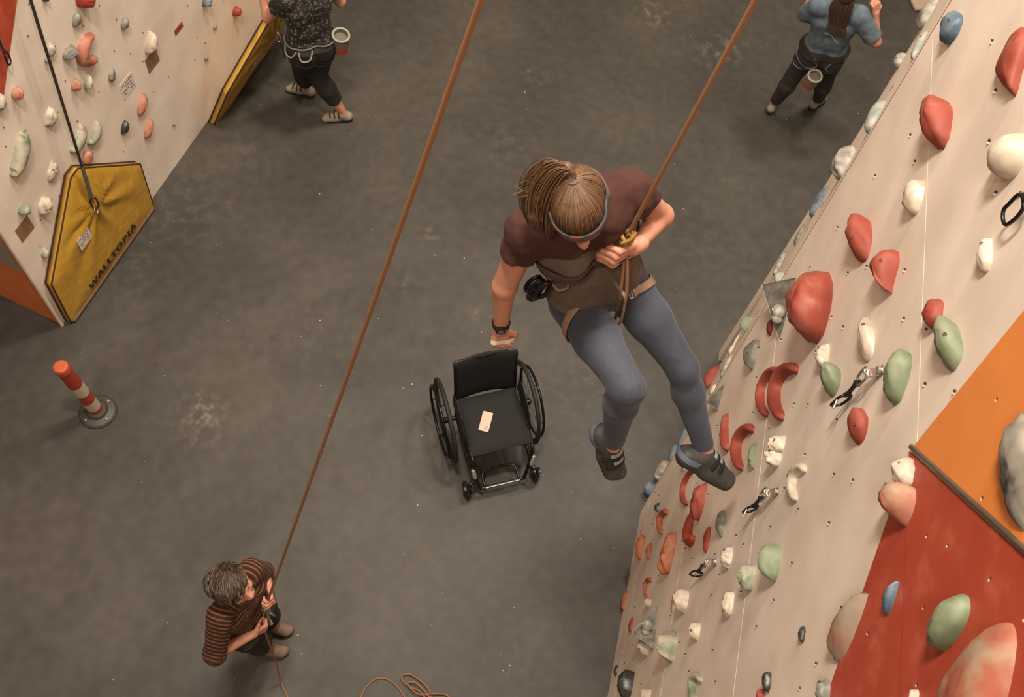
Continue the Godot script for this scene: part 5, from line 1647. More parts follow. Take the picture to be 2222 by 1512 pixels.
	var lf := solid("leggings", lb, lm, t, 0.010, 0.028, 0.004, 0.002, 12.0)
	# shoes
	for s in ["R", "L"]:
		var ff := foot_frame(J["kn" + s], J["an" + s], J["to" + s])
		var an: Vector3 = J["an" + s] + ff[1] * 0.012
		var fb := foot_bones(an, ff[0], ff[1], 1.04 if s == "R" else 1.18, 0.011)
		fb[0] = [fb[0][0], an + ff[1] * 0.0 - ff[0] * 0.012, fb[0][2], 0.031]
		var sh := Field.new(fb, 0.02)
		var mb := MB.new()
		sh.add_to(mb, 0.007)
		var so := obj("climbing_shoe", mb, mottled([Color(0.17, 0.16, 0.15), Color(0.22, 0.21, 0.2)], 0.03, 8.0, 0.65), t)
		mb = MB.new()
		for k in 2:
			band(mb, sh, an + ff[0] * (0.045 + 0.04 * k) + ff[1] * 0.03, ff[0] * 0.9 + ff[1] * 0.3, -ff[1], 0.02, 0.006, -1.5, 1.5, 0.001, 0.12, 16)
		obj("strap", mb, M.black, so)
		mb = MB.new()
		band(mb, sh, an + ff[0] * 0.065 + ff[1] * 0.03, ff[0] * 0.9 + ff[1] * 0.3, -ff[1], 0.022, 0.005, -0.5, 0.6, 0.001, 0.12, 10)
		band(mb, sh, an + ff[0] * 0.015 + ff[1] * 0.015, ff[0] * 0.8 + ff[1] * 0.5, -ff[1], 0.02, 0.004, -0.7, 0.7, 0.001, 0.12, 10)
		obj("tongue_patch", mb, plain(Color(0.5, 0.53, 0.52), 0.8), so)
		mb = MB.new()
		band(mb, sh, an - ff[0] * 0.02 + ff[1] * 0.04, ff[1], -ff[0], 0.026, 0.004, -1.9, 1.9, 0.0008, 0.14, 20)
		obj("heel_rand", mb, plain(Color(0.3, 0.35, 0.41), 0.6), so)
	# harness
	var hm := plain(Color(0.3, 0.24, 0.2), 0.85)
	var web := mottled([Color(0.49, 0.39, 0.32), Color(0.54, 0.44, 0.36)], 0.05, 10.0, 0.85)
	var wa := ms.lerp(mh, 0.39)
	var lwv := (lc + lp).normalized()
	var mb := MB.new()
	band(mb, tf, wa, up, fp, 0.055, 0.011, 0.0, TAU, 0.002)
	var hb := obj("harness_belt", mb, plain(Color(0.31, 0.275, 0.24), 0.9), t)
	mb = MB.new()
	band(mb, tf, wa - up * 0.024, up, fp, 0.012, 0.014, 0.0, TAU, 0.004)
	obj("belt_webbing", mb, plain(Color(0.26, 0.18, 0.14), 0.9), hb)
	for q: float in [-1.15, 1.15, -2.2, 2.2]:
		var x := fp
		var z := up.cross(x)
		var d0 := x * cos(q - 0.22) + z * sin(q - 0.22)
		var d1 := x * cos(q + 0.22) + z * sin(q + 0.22)
		var dm := x * cos(q) + z * sin(q)
		mb = MB.new()
		mb.tube(curve([tf.hit(wa - up * 0.02, d0, 0.3, 0.012), tf.hit(wa - up * 0.055, (d0 * 0.75 + dm * 0.35).normalized(), 0.3, 0.02), tf.hit(wa - up * 0.068, dm, 0.3, 0.026), tf.hit(wa - up * 0.055, (d1 * 0.75 + dm * 0.35).normalized(), 0.3, 0.02), tf.hit(wa - up * 0.02, d1, 0.3, 0.012)], 6), 0.0045, 6)
		obj("gear_loop", mb, web, hb)
	mb = MB.new()
	var own := {"R": Field.new(leg(J.hipR, J.knR, J.anR, -fp, w), 0.028, 0.005), "L": Field.new(leg(J.hipL, J.knL, J.anL, -fp, w), 0.028, 0.005)}
	for s in ["R", "L"]:
		var hip: Vector3 = J["hip" + s]
		var kn: Vector3 = J["kn" + s]
		var c := hip.lerp(kn, 0.2 if s == "R" else 0.13)
		var ax := (kn - hip).normalized()
		var toward := (TIE - c)
		toward = toward.normalized()
		var axis := (ax - toward * ax.dot(toward)).normalized()
		axis = (ax * 0.85 + lp * (0.27 if s == "R" else -0.2)).normalized()
		mb = MB.new()
		var lfw: Field = own[s]
		band(mb, lfw, c, axis, toward, 0.032, 0.007, 0.0, TAU, 0.003, 0.16, 56)
		var lo2 := obj("leg_loop", mb, web, hb)
		var bd := (toward * 0.6 + fp * 0.5 + (up * 0.2)).normalized()
		bd = (bd - axis * bd.dot(axis)).normalized()
		var bp := lfw.hit(c, bd, 0.25, 0.011)
		buckle(lo2, bp, axis.cross(bd), bd, 1.0)
	mb = MB.new()
	var cr: Vector3 = mh + fp * 0.13 - up * 0.03
	mb.tube(curve([TIE + up * 0.02, TIE + fp * 0.012 - up * 0.02, cr + fp * 0.03, cr, TIE - fp * 0.008 - up * 0.03], 6, true), 0.0075, 8, true, 0.6)
	obj("belay_loop", mb, web, hb)
	mb = MB.new()
	mb.tube(curve([wa + fp * 0.12, TIE + up * 0.015, TIE - up * 0.02, cr + up * 0.0], 6), 0.011, 8, false, 0.5)
	obj("tie_in_strap", mb, hm, hb)
	# small things on the belt at the right hip
	var z2 := up.cross(fp)
	for k in 3:
		mb = MB.new()
		var p := tf.hit(wa - up * (0.03 + 0.03 * k), (-z2 * 1.0 + fp * (0.25 - 0.22 * k)).normalized(), 0.3, 0.03)
		mb.tube(curve([p, p + Vector3(-0.025, -0.02, 0.015), p + Vector3(-0.03, -0.07, 0.02), p + Vector3(0.0, -0.085, 0.0), p + Vector3(0.012, -0.03, -0.01)], 4, true), 0.009, 6, true)
		if k == 1:
			mb.box(Transform3D(Basis(Vector3.UP, 0.5), p + Vector3(-0.015, -0.09, 0.01)), Vector3(0.05, 0.05, 0.035), 0.012)
		obj("carabiner", mb, M.black_metal, hb)
	# watch
	mb = MB.new()
	var wc: Vector3 = J.wrR.lerp(J.elR, 0.12)
	var wax: Vector3 = (J.wrR - J.elR).normalized()
	var wd := (Vector3(0.15, 0.3, 0.9) - wax * Vector3(0.15, 0.3, 0.9).dot(wax)).normalized()
	band(mb, bf, wc, wax, wd, 0.022, 0.005, 0.0, TAU, 0.001, 0.12, 28)
	var wt := obj("watch", mb, M.black, t)
	mb = MB.new()
	mb.lathe([Vector2(0.02, -0.006), Vector2(0.02, 0.004), Vector2(0.016, 0.006), Vector2(0, 0.006)], along(bf.hit(wc, wd, 0.12, 0.006), bf.hit(wc, wd, 0.12, 0.006) + wd), 20)
	var wf := obj("watch_case", mb, M.black_gloss, wt)
	mb = MB.new()
	mb.lathe([Vector2(0.0125, 0.0055), Vector2(0.0125, 0.0068), Vector2(0, 0.0068)], along(bf.hit(wc, wd, 0.12, 0.006), bf.hit(wc, wd, 0.12, 0.006) + wd), 18)
	obj("watch_dial", mb, plain(Color(0.3, 0.33, 0.36), 0.2), wf)
	# white finger tape
	mb = MB.new()
	var hfF := Field.new(hr, 0.007)
	band(mb, hfF, J.wrR + dr * 0.06, dr, Vector3(0, 0.2, 1), 0.022, 0.002, 0.0, TAU, 0.0008, 0.1, 28)
	obj("hand_tape", mb, plain(Color(0.82, 0.76, 0.7), 0.85), t)
	# head: hair, band
	var h: Vector3 = J.head
	var u: Vector3 = J.hu
	var f: Vector3 = J.hf
	var l := u.cross(f).normalized()
	var q := func(x: float, y: float, z: float) -> Vector3: return h + l * x + u * y + f * z
	var hair := [[q.call(0, 0.034, -0.034), q.call(0, 0.05, 0.014), 0.084, 0.0745, 0], [q.call(0, 0.0, -0.05), q.call(0, 0.03, -0.04), 0.07, 0.08, 0], [q.call(0, 0.085, -0.05), q.call(0, 0.1, -0.06), 0.028, 0.02, 0]]
	var hcol := vcol(0.55)
	mb = MB.new()
	var hfld := Field.new(hair, 0.02)
	var tie: Vector3 = q.call(0.0, 0.112, -0.058)
	mb.col = Color(0.075, 0.036, 0.017)
	hfld.add_to(mb, 0.006)
	var cols := [Color(0.082, 0.042, 0.019), Color(0.070, 0.034, 0.016), Color(0.107, 0.057, 0.025), Color(0.061, 0.030, 0.014), Color(0.135, 0.078, 0.034)]
	var r := RandomNumberGenerator.new()
	r.seed = 9
	# combed strands from the hairline up to the tie
	for i in 420:
		var a := TAU * i / 420.0 + r.randf_range(-0.02, 0.02)
		var st := Vector3(sin(a) * 0.086, 0.034 + 0.022 * cos(a) + r.randf_range(-0.015, 0.012) - (0.05 if cos(a) < -0.2 else 0.0), cos(a) * 0.1 - 0.012)
		var pts := []
		for k in 6:
			var s := k / 5.0
			var e := Vector3(st.x * (1.0 - s), lerpf(st.y, 0.105, s), lerpf(st.z, -0.056, s))
			var dirv := (l * e.x + u * (e.y - 0.03) + f * (e.z + 0.015)).normalized()
			var sp := hfld.hit(h + u * 0.03 - f * 0.015, dirv, 0.2, 0.0005 + 0.002 * r.randf())
			pts.append(sp)
		mb.col = cols[r.randi() % 5]
		mb.tube(curve(pts, 2), 0.0014, 5, false, 0.7)
	# tail, swung over the right shoulder
	var tb := []
	var tp := [Vector3(0, 0.112, -0.06), Vector3(-0.012, 0.12, -0.098), Vector3(-0.055, 0.1, -0.1), Vector3(-0.105, 0.045, -0.06), Vector3(-0.126, -0.01, -0.005), Vector3(-0.126, -0.05, 0.025)]
	for k in 5:
		tb.append([q.call(tp[k].x, tp[k].y, tp[k].z), q.call(tp[k + 1].x, tp[k + 1].y, tp[k + 1].z), [0.01, 0.018, 0.027, 0.03, 0.026][k], [0.018, 0.027, 0.03, 0.026, 0.012][k]])
	mb.col = Color(0.085, 0.042, 0.02)
	Field.new(tb, 0.015).add_to(mb, 0.007)
	for i in 380:
		var oa := r.randf() * TAU
		var orr := sqrt(r.randf_range(0.3, 1.0)) * (1.0 if i < 330 else 1.35)
		var o2 := Vector3(cos(oa) * orr, sin(oa) * orr, r.randf_range(-1, 1))
		var sp := [0.006, 0.02, 0.036, 0.044, 0.044, 0.034]
		var path := [Vector3(0, 0.112, -0.06), Vector3(-0.012, 0.125, -0.098), Vector3(-0.055, 0.105, -0.1), Vector3(-0.105, 0.05, -0.06), Vector3(-0.128, -0.01, -0.005), Vector3(-0.128, -0.06, 0.03)]
		var cut := r.randf_range(0.72, 1.06)
		var pts := []
		for k in 6:
			var s := k / 5.0 * cut * 5.0
			var i0 := mini(int(s), 4)
			var e: Vector3 = path[i0].lerp(path[i0 + 1], s - i0)
			var wv: float = lerpf(sp[i0], sp[i0 + 1], clampf(s - i0, 0, 1))
			pts.append(q.call(e.x + o2.x * wv * 0.9, e.y + o2.y * wv, e.z + (o2.x * 0.8 + o2.z * 0.3) * wv * 1.1))
		mb.col = cols[r.randi() % 5]
		mb.tube(curve(pts, 3), 0.0018 if i < 300 else 0.001, 5)
	# a few loose wisps
	for i in 26:
		var a := r.randf_range(-0.6, 1.2)
		var p0: Vector3 = q.call(-0.1 + r.randf_range(-0.03, 0.05), 0.06, -0.08 + r.randf_range(-0.02, 0.04))
		mb.col = cols[2 + r.randi() % 3]
		mb.tube(curve([p0, p0 - l * 0.03 + u * r.randf_range(-0.01, 0.02) - f * 0.015 * a, p0 - l * 0.055 + u * r.randf_range(-0.02, 0.03) - f * 0.035 * a], 3), 0.001, 4)
	obj("hair", mb, hcol, t)
	mb = MB.new()
	var ring := PackedVector3Array()
	for k in 16:
		var a := TAU * k / 16
		ring.append(tie - f * 0.004 + (l * cos(a) + (u * 0.45 + f * 0.9).normalized() * sin(a)) * 0.0155)
	mb.tube(ring, 0.005, 8, true, 1.8)
	obj("hair_tie", mb, mottled([Color(0.08, 0.08, 0.08), Color(0.45, 0.43, 0.4)], 0.2, 20.0, 0.6), t)
	mb = MB.new()
	var hall_f := Field.new(head_bones(h, u, f) + hair, 0.016)
	band(mb, hall_f, q.call(0, 0.026, 0.0), (u * 0.97 - f * 0.2).normalized(), f, 0.036, 0.0115, 0.0, TAU, 0.0025, 0.2, 56)
	obj("headband", mb, mottled([Color(0.2, 0.22, 0.23), Color(0.26, 0.28, 0.29), Color(0.32, 0.28, 0.25), Color(0.5, 0.22, 0.14)], 0.02, 6.0, 0.8, 0.0, [0.2, 0.5, 0.62, 0.75]), t)

func short_hair(t: Node3D, J: Dictionary, hs: float, cols: Array, n: int, sd: int) -> void:
	var h: Vector3 = J.head
	var u: Vector3 = J.hu
	var f: Vector3 = J.hf
	var l := u.cross(f).normalized()
	var q := func(x: float, y: float, z: float) -> Vector3: return h + (l * x + u * y + f * z) * hs
	var hair := [[q.call(0, 0.036, -0.036), q.call(0, 0.046, 0.022), 0.083 * hs, 0.074 * hs], [q.call(0, 0.0, -0.055), q.call(0, 0.03, -0.045), 0.066 * hs, 0.08 * hs], [q.call(0, 0.07, 0.05), q.call(-0.02, 0.068, 0.06), 0.034 * hs, 0.03 * hs]]
	var fl := Field.new(hair, 0.02)
	var mb := MB.new()
	mb.col = cols[0]
	fl.add_to(mb, 0.008)
	var r := RandomNumberGenerator.new()
	r.seed = sd
	for i in n:
		var e := Vector3(r.randf_range(-1, 1), r.randf_range(-0.1, 1), r.randf_range(-1, 0.75)).normalized()
		var d := (l * e.x + u * e.y + f * e.z).normalized()
		var p := fl.hit(h + u * 0.03 * hs, d, 0.2, -0.001)
		var flow := (f * 0.5 - l * 0.6 - u * 0.2)
		flow = (flow - d * flow.dot(d)).normalized()
		mb.col = cols[r.randi() % cols.size()]
		mb.tube(pv([p, p + flow * 0.018 + d * 0.005, p + flow * 0.036 + d * 0.002]), [0.003, 0.0036, 0.001], 4, false, 0.6)
	obj("hair", mb, vcol(0.6), t)

func stripes() -> StandardMaterial3D:
	var im := Image.create(8, 64, false, Image.FORMAT_RGB8)
	for y in 64:
		var c := Color(0.44, 0.27, 0.145) if y < 22 else Color(0.15, 0.072, 0.047)
		if y == 0 or y == 23:
			c = Color(0.34, 0.19, 0.1)
		for x in 8:
			im.set_pixel(x, y, c)
	var m := StandardMaterial3D.new()
	m.albedo_texture = ImageTexture.create_from_image(im)
	m.roughness = 0.9
	return m

func simple_shoe(t: Node3D, J: Dictionary, s: String, cols: Array, size := 1.0, straps := false) -> void:
	var an: Vector3 = J["an" + s]
	var f: Vector3 = J["to" + s] - an
	f = Vector3(f.x, 0, f.z).normalized()
	var dn := Vector3.DOWN
	var fb := foot_bones(an + dn * 0.003, f, dn, size, 0.006)
	fb[0] = [fb[0][0], an + dn * 0.02 - f * 0.012, fb[0][2], 0.032]
	var sh := Field.new(fb, 0.02)
	var mb := MB.new()
	sh.add_to(mb, 0.01)
	var so := obj("shoe", mb, plain(cols[0], 0.7), t)
	mb = MB.new()
	if straps:
		for k in 3:
			band(mb, sh, an + f * (0.03 + 0.038 * k) + dn * 0.03, f * 0.95 + dn * 0.2, Vector3.UP, 0.013, 0.006, -1.4, 1.4, 0.001, 0.12, 14)
		obj("strap", mb, plain(cols[1], 0.7), so)
	else:
		band(mb, sh, an + f * 0.045 + dn * 0.02, f * 0.9 + dn * 0.4, Vector3.UP, 0.05, 0.003, -0.9, 0.9, 0.001, 0.12, 14)
		obj("upper_patch", mb, plain(cols[1], 0.7), so)
	mb = MB.new()
	var pl := PackedVector2Array()
	var lat := Vector3.UP.cross(f)
	for p in [[-0.075, 0.0], [-0.065, 0.024], [-0.02, 0.03], [0.05, 0.034], [0.11, 0.042], [0.15, 0.036], [0.175, 0.012], [0.175, -0.014], [0.15, -0.036], [0.11, -0.042], [0.05, -0.034], [-0.02, -0.03], [-0.065, -0.024]]:
		pl.append(Vector2(p[0], p[1]) * size)
	mb.prism(pl, 0.02, xf(Vector3(an.x, 0.001, an.z), f, lat, f.cross(lat)), 0.004)
	obj("sole", mb, plain(cols[2], 0.8), so)

func belayer() -> void:
	var J := {"head": Vector3(-1.085, 1.585, -0.93), "hu": Vector3(-0.3, 0.95, 0.08).normalized(), "hf": Vector3.ZERO,
		"shR": Vector3(-1.145, 1.365, -0.815), "shL": Vector3(-1.07, 1.355, -1.06), "elR": Vector3(-1.165, 1.12, -0.665), "wrR": Vector3(-1.035, 0.99, -0.815),
		"elL": Vector3(-1.06, 1.09, -1.12), "wrL": Vector3(-0.99, 1.18, -1.035), "hipR": Vector3(-1.14, 0.87, -0.845), "hipL": Vector3(-1.11, 0.87, -1.0),
		"knR": Vector3(-1.08, 0.48, -0.86), "knL": Vector3(-1.075, 0.48, -1.01), "anR": Vector3(-1.13, 0.09, -0.885), "anL": Vector3(-1.14, 0.09, -1.035), "toR": Vector3(-0.95, 0.02, -0.9), "toL": Vector3(-0.97, 0.02, -1.02)}
	var hf := Vector3(0.9, 0.25, 0.34)
	J.hf = (hf - J.hu * hf.dot(J.hu)).normalized()
	var t := thing("person", "person in an orange-brown striped sweater and black trousers holding the belay rope", "person", Vector3(-1.1, 0, -0.93))
	var dr := Vector3(0.62, -0.25, -0.6).normalized()
	var dl := Vector3(0.55, 0.16, 0.82).normalized()
	var hr := hand_bones(J.wrR, dr, Vector3(-0.4, -0.2, -0.8), 1.0, 1.2, 0.9, 1.0)
	var hl := hand_bones(J.wrL, dl, Vector3(-0.82, 0, 0.55), 1.0, 1.25, 0.92, 1.0)
	body(t, J, 0.93, 0.0, 0.014, 0.98, [hr, hl])
	eyes(t, J.head, J.hu, J.hf, 0.98)
	short_hair(t, J, 0.98, [Color(0.036, 0.023, 0.014), Color(0.05, 0.033, 0.021), Color(0.075, 0.054, 0.037), Color(0.028, 0.018, 0.011), Color(0.095, 0.07, 0.05)], 420, 5)
	var w := 0.95
	var ms: Vector3 = (J.shR + J.shL) / 2
	var mh: Vector3 = (J.hipR + J.hipL) / 2
	var up := (ms - mh).normalized()
	var fp: Vector3 = (J.hipL - J.hipR).cross(up).normalized()
	var lp: Vector3 = (J.hipL - J.hipR).normalized()
	# sweater with sleeves to the elbow
	var sb := trunk(J, w, 0.0)
	for q: Array in sb:
		while q.size() < 5:
			q.append(0)
		q.append(up if absf((q[1] - q[0]).normalized().dot(up)) > 0.5 else lp)
	for s in ["R", "L"]:
		for q: Array in arm(J["sh" + s], J["el" + s], J["wr" + s], w * 1.12, 1.12 if s == "R" else 1.3, 1):
			while q.size() < 5:
				q.append(0)
			q.append((Vector3(-0.08, -0.4, 0.9) if s == "R" else Vector3(0.1, -0.4, -0.9)).normalized())
			sb.append(q)
	solid("striped_sweater", sb, stripes(), t, 0.0085, 0.025, 0.012, 0.005, 14.0, 1.0 / 0.023)
	var lb := leg(J.hipR, J.knR, J.anR, -fp, w, 1.97, 1) + leg(J.hipL, J.knL, J.anL, -fp, w, 1.97, 1)
	for s: float in [-1.0, 1.0]:
		lb.append([mh + lp * s * 0.07 * w + up * 0.03, mh + lp * s * 0.075 * w, 0.096 * w, 0.1 * w, 2])
	lb.append([mh + fp * 0.02, mh - fp * 0.05, 0.09, 0.09])
	var pf := solid("trousers", lb, plain(Color(0.065, 0.058, 0.055), 0.9), t, 0.015, 0.03, 0.016, 0.006, 10.0)
	simple_shoe(t, J, "R", [Color(0.42, 0.35, 0.3), Color(0.36, 0.2, 0.13), Color(0.2, 0.14, 0.11)], 0.93)
	simple_shoe(t, J, "L", [Color(0.42, 0.35, 0.3), Color(0.36, 0.2, 0.13), Color(0.2, 0.14, 0.11)], 0.93)
	var mb := MB.new()
	band(mb, pf, mh + up * 0.06, up, fp, 0.05, 0.01, 0.0, TAU, 0.012)
	var hb := obj("harness_belt", mb, plain(Color(0.16, 0.14, 0.13), 0.9), t)
	for s in ["R", "L"]:
		mb = MB.new()
		band(mb, pf, (J["hip" + s] as Vector3).lerp(J["kn" + s], 0.22), (J["kn" + s] - J["hip" + s]).normalized() + fp * 0.25, fp, 0.028, 0.006, 0.0, TAU, 0.002)
		obj("leg_loop", mb, plain(Color(0.4, 0.37, 0.33), 0.9), hb)
	mb = MB.new()
	mb.tube(curve([mh + fp * 0.13 + up * 0.06, mh + fp * 0.17 + up * 0.1, DEVICE + Vector3(-0.01, -0.06, 0)], 5), 0.007, 6)
	obj("belay_loop", mb, plain(Color(0.42, 0.38, 0.34), 0.9), hb)
	# belay device and its carabiner hang on the harness
	var d := thing("belay_device", "shiny metal belay device clipped to the belayer harness", "belay device", DEVICE)
	mb = MB.new()
	mb.box(Transform3D(Basis(Vector3(0.2, 0.1, 1).normalized(), 0.4), DEVICE), Vector3(0.05, 0.065, 0.03), 0.01)
	obj("device_body", mb, M.steel, d)
	mb = MB.new()
	mb.tube(curve([DEVICE + Vector3(0.0, -0.02, 0.0), DEVICE + Vector3(0.035, -0.03, 0.01), DEVICE + Vector3(0.045, -0.075, 0.01), DEVICE + Vector3(0.01, -0.1, 0.0), DEVICE + Vector3(-0.015, -0.06, 0)], 5, true), 0.0065, 8, true)
	obj("carabiner", mb, M.steel, d)

func dots() -> StandardMaterial3D:
	var im := Image.create(256, 256, false, Image.FORMAT_RGB8)
	im.fill(Color(0.105, 0.092, 0.082))
	var r := RandomNumberGenerator.new()
	r.seed = 4
	for i in 95:
		var c := Vector2(r.randf() * 256, r.randf() * 256)
		var rad := r.randf_range(4.5, 8.0)
		for y in range(-8, 9):
			for x in range(-8, 9):
				if Vector2(x, y * 1.4).length() < rad:
					im.set_pixel(posmod(int(c.x) + x, 256), posmod(int(c.y) + y, 256), Color(0.5, 0.47, 0.43).lerp(Color(0.3, 0.28, 0.26), r.randf() * 0.3))
	var m := StandardMaterial3D.new()
	m.albedo_texture = ImageTexture.create_from_image(im)
	m.uv1_triplanar = true
	m.uv1_scale = Vector3.ONE * 3.4
	m.roughness = 0.9
	return m

func chalk_bag(p: Vector3, ax: Vector3, label: String, s := 1.0) -> void:
	var t := thing("chalk_bag", label, "chalk bag", p, "chalk bags worn at the waist")
	var X := along(p, p + ax, Vector3.RIGHT)
	X.basis = X.basis.scaled(Vector3.ONE * s)
	var mb := MB.new()
	mb.lathe([Vector2(0.0, -0.17), Vector2(0.04, -0.168), Vector2(0.055, -0.155), Vector2(0.06, -0.09)], X, 24)
	obj("bottom_panel", mb, plain(Color(0.66, 0.26, 0.17), 0.85), t)
	mb = MB.new()
	mb.lathe([Vector2(0.06, -0.09), Vector2(0.062, -0.01), Vector2(0.064, 0.0)], X, 24)
	mb.lathe([Vector2(0.05, -0.005), Vector2(0.047, -0.03), Vector2(0.0, -0.036)], X, 24)
	obj("bag", mb, plain(Color(0.4, 0.38, 0.35), 0.9), t)
	mb = MB.new()
	var ring := PackedVector3Array()
	for k in 24:
		ring.append(X * Vector3(cos(TAU * k / 24) * 0.058, 0.0, sin(TAU * k / 24) * 0.058))
	mb.tube(ring, 0.009, 8, true)
	obj("rim", mb, plain(Color(0.58, 0.56, 0.5), 0.9), t)

func walker() -> void:
	var J := {"head": Vector3(-2.0, 1.585, -5.1), "hu": Vector3(0, 1, 0), "hf": Vector3(-0.85, 0, -0.53).normalized(),
		"shR": Vector3(-1.855, 1.345, -5.2), "shL": Vector3(-2.075, 1.325, -4.99), "elR": Vector3(-1.78, 1.1, -5.3), "wrR": Vector3(-1.95, 1.2, -5.42),
		"elL": Vector3(-2.245, 1.075, -5.02), "wrL": Vector3(-2.3, 1.27, -5.1), "hipR": Vector3(-1.9, 0.87, -5.12), "hipL": Vector3(-2.02, 0.86, -5.03),
		"knR": Vector3(-1.945, 0.465, -5.11), "knL": Vector3(-2.09, 0.46, -5.16), "anR": Vector3(-1.765, 0.09, -5.11), "anL": Vector3(-2.13, 0.09, -5.29), "toR": Vector3(-1.95, 0.02, -5.06), "toL": Vector3(-2.31, 0.02, -5.3)}
	var t := thing("person", "person in a black speckled top and black three-quarter leggings striding towards the leaning barrier", "person", Vector3(-1.98, 0, -5.12))
	var hl := hand_bones(J.wrL, Vector3(-0.2, 0.9, -0.3), Vector3(0.3, 0, -0.9), 1.0, 0.7, 0.9)
	var hr := hand_bones(J.wrR, Vector3(-0.8, 0.4, -0.3), Vector3(0, -0.9, 0), 1.0, 0.7, 0.9)
	body(t, J, 0.95, 0.9, 0.015, 0.98, [hl, hr])
	eyes(t, J.head, J.hu, J.hf, 0.98)
	short_hair(t, J, 1.0, [Color(0.09, 0.05, 0.03), Color(0.14, 0.08, 0.05)], 150, 8)
	var w := 0.97
	var ms: Vector3 = (J.shR + J.shL) / 2
	var mh: Vector3 = (J.hipR + J.hipL) / 2
	var up := (ms - mh).normalized()
	var fp: Vector3 = (J.hipL - J.hipR).cross(up).normalized()
	var lp: Vector3 = (J.hipL - J.hipR).normalized()
	var sb := trunk(J, w * 1.05, 0.9)
	sb.append_array(arm(J.shR, J.elR, J.wrR, w * 1.2, 0.5, 1)); sb.append_array(arm(J.shL, J.elL, J.wrL, w * 1.2, 0.5, 1))
	var sf := solid("speckled_top", sb, dots(), t, 0.013, 0.03, 0.014, 0.01, 9.0)
	var lb := leg(J.hipR, J.knR, J.anR, -fp, w * 1.08, 1.5, 1) + leg(J.hipL, J.knL, J.anL, -fp, w * 1.08, 1.5, 1)
	for s: float in [-1.0, 1.0]:
		lb.append([mh + lp * s * 0.07 * w + up * 0.04, mh + lp * s * 0.075 * w, 0.1 * w, 0.105 * w, 2])
		lb.append([mh - fp * 0.05 + lp * s * 0.07 - up * 0.03, mh - fp * 0.05 + lp * s * 0.07 - up * 0.06, 0.09, 0.085])
	var pf := solid("leggings", lb, plain(Color(0.085, 0.075, 0.068), 0.9), t, 0.014, 0.03, 0.017)
	simple_shoe(t, J, "R", [Color(0.5, 0.46, 0.41), Color(0.1, 0.09, 0.085), Color(0.08, 0.07, 0.065)], 1.0, true)
	simple_shoe(t, J, "L", [Color(0.5, 0.46, 0.41), Color(0.1, 0.09, 0.085), Color(0.08, 0.07, 0.065)], 1.0, true)
	var mb := MB.new()
	band(mb, sf, mh + up * 0.035, up, fp, 0.05, 0.012, 0.0, TAU, 0.004)
	var hb := obj("harness_belt", mb, plain(Color(0.13, 0.12, 0.11), 0.9), t)
	mb = MB.new()
	band(mb, sf, mh + up * 0.055, up, fp, 0.007, 0.016, 0.0, TAU, 0.008)
	obj("belt_piping", mb, plain(Color(0.36, 0.34, 0.32), 0.9), hb)
	for q: float in [1.9, 2.6, -1.9]:
		var z := up.cross(fp)
		mb = MB.new()
		mb.tube(curve([sf.hit(mh + up * 0.04, fp * cos(q - 0.3) + z * sin(q - 0.3), 0.3, 0.015), sf.hit(mh - up * 0.012, fp * cos(q - 0.15) + z * sin(q - 0.15), 0.3, 0.025), sf.hit(mh - up * 0.012, fp * cos(q + 0.15) + z * sin(q + 0.15), 0.3, 0.025), sf.hit(mh + up * 0.04, fp * cos(q + 0.3) + z * sin(q + 0.3), 0.3, 0.015)], 6), 0.006, 6)
		obj("gear_loop", mb, plain(Color(0.5, 0.48, 0.45), 0.9), hb)
	for s in ["R", "L"]:
		mb = MB.new()
		band(mb, pf, (J["hip" + s] as Vector3).lerp(J["kn" + s], 0.3), (J["kn" + s] - J["hip" + s]).normalized(), fp, 0.03, 0.006, 0.0, TAU, 0.002)
		obj("leg_loop", mb, plain(Color(0.2, 0.18, 0.17), 0.9), hb)
	chalk_bag(Vector3(-1.735, 0.95, -5.12), Vector3(0.12, 1, 0.1).normalized(), "grey chalk bag with an orange-red bottom on the striding person", 1.05)

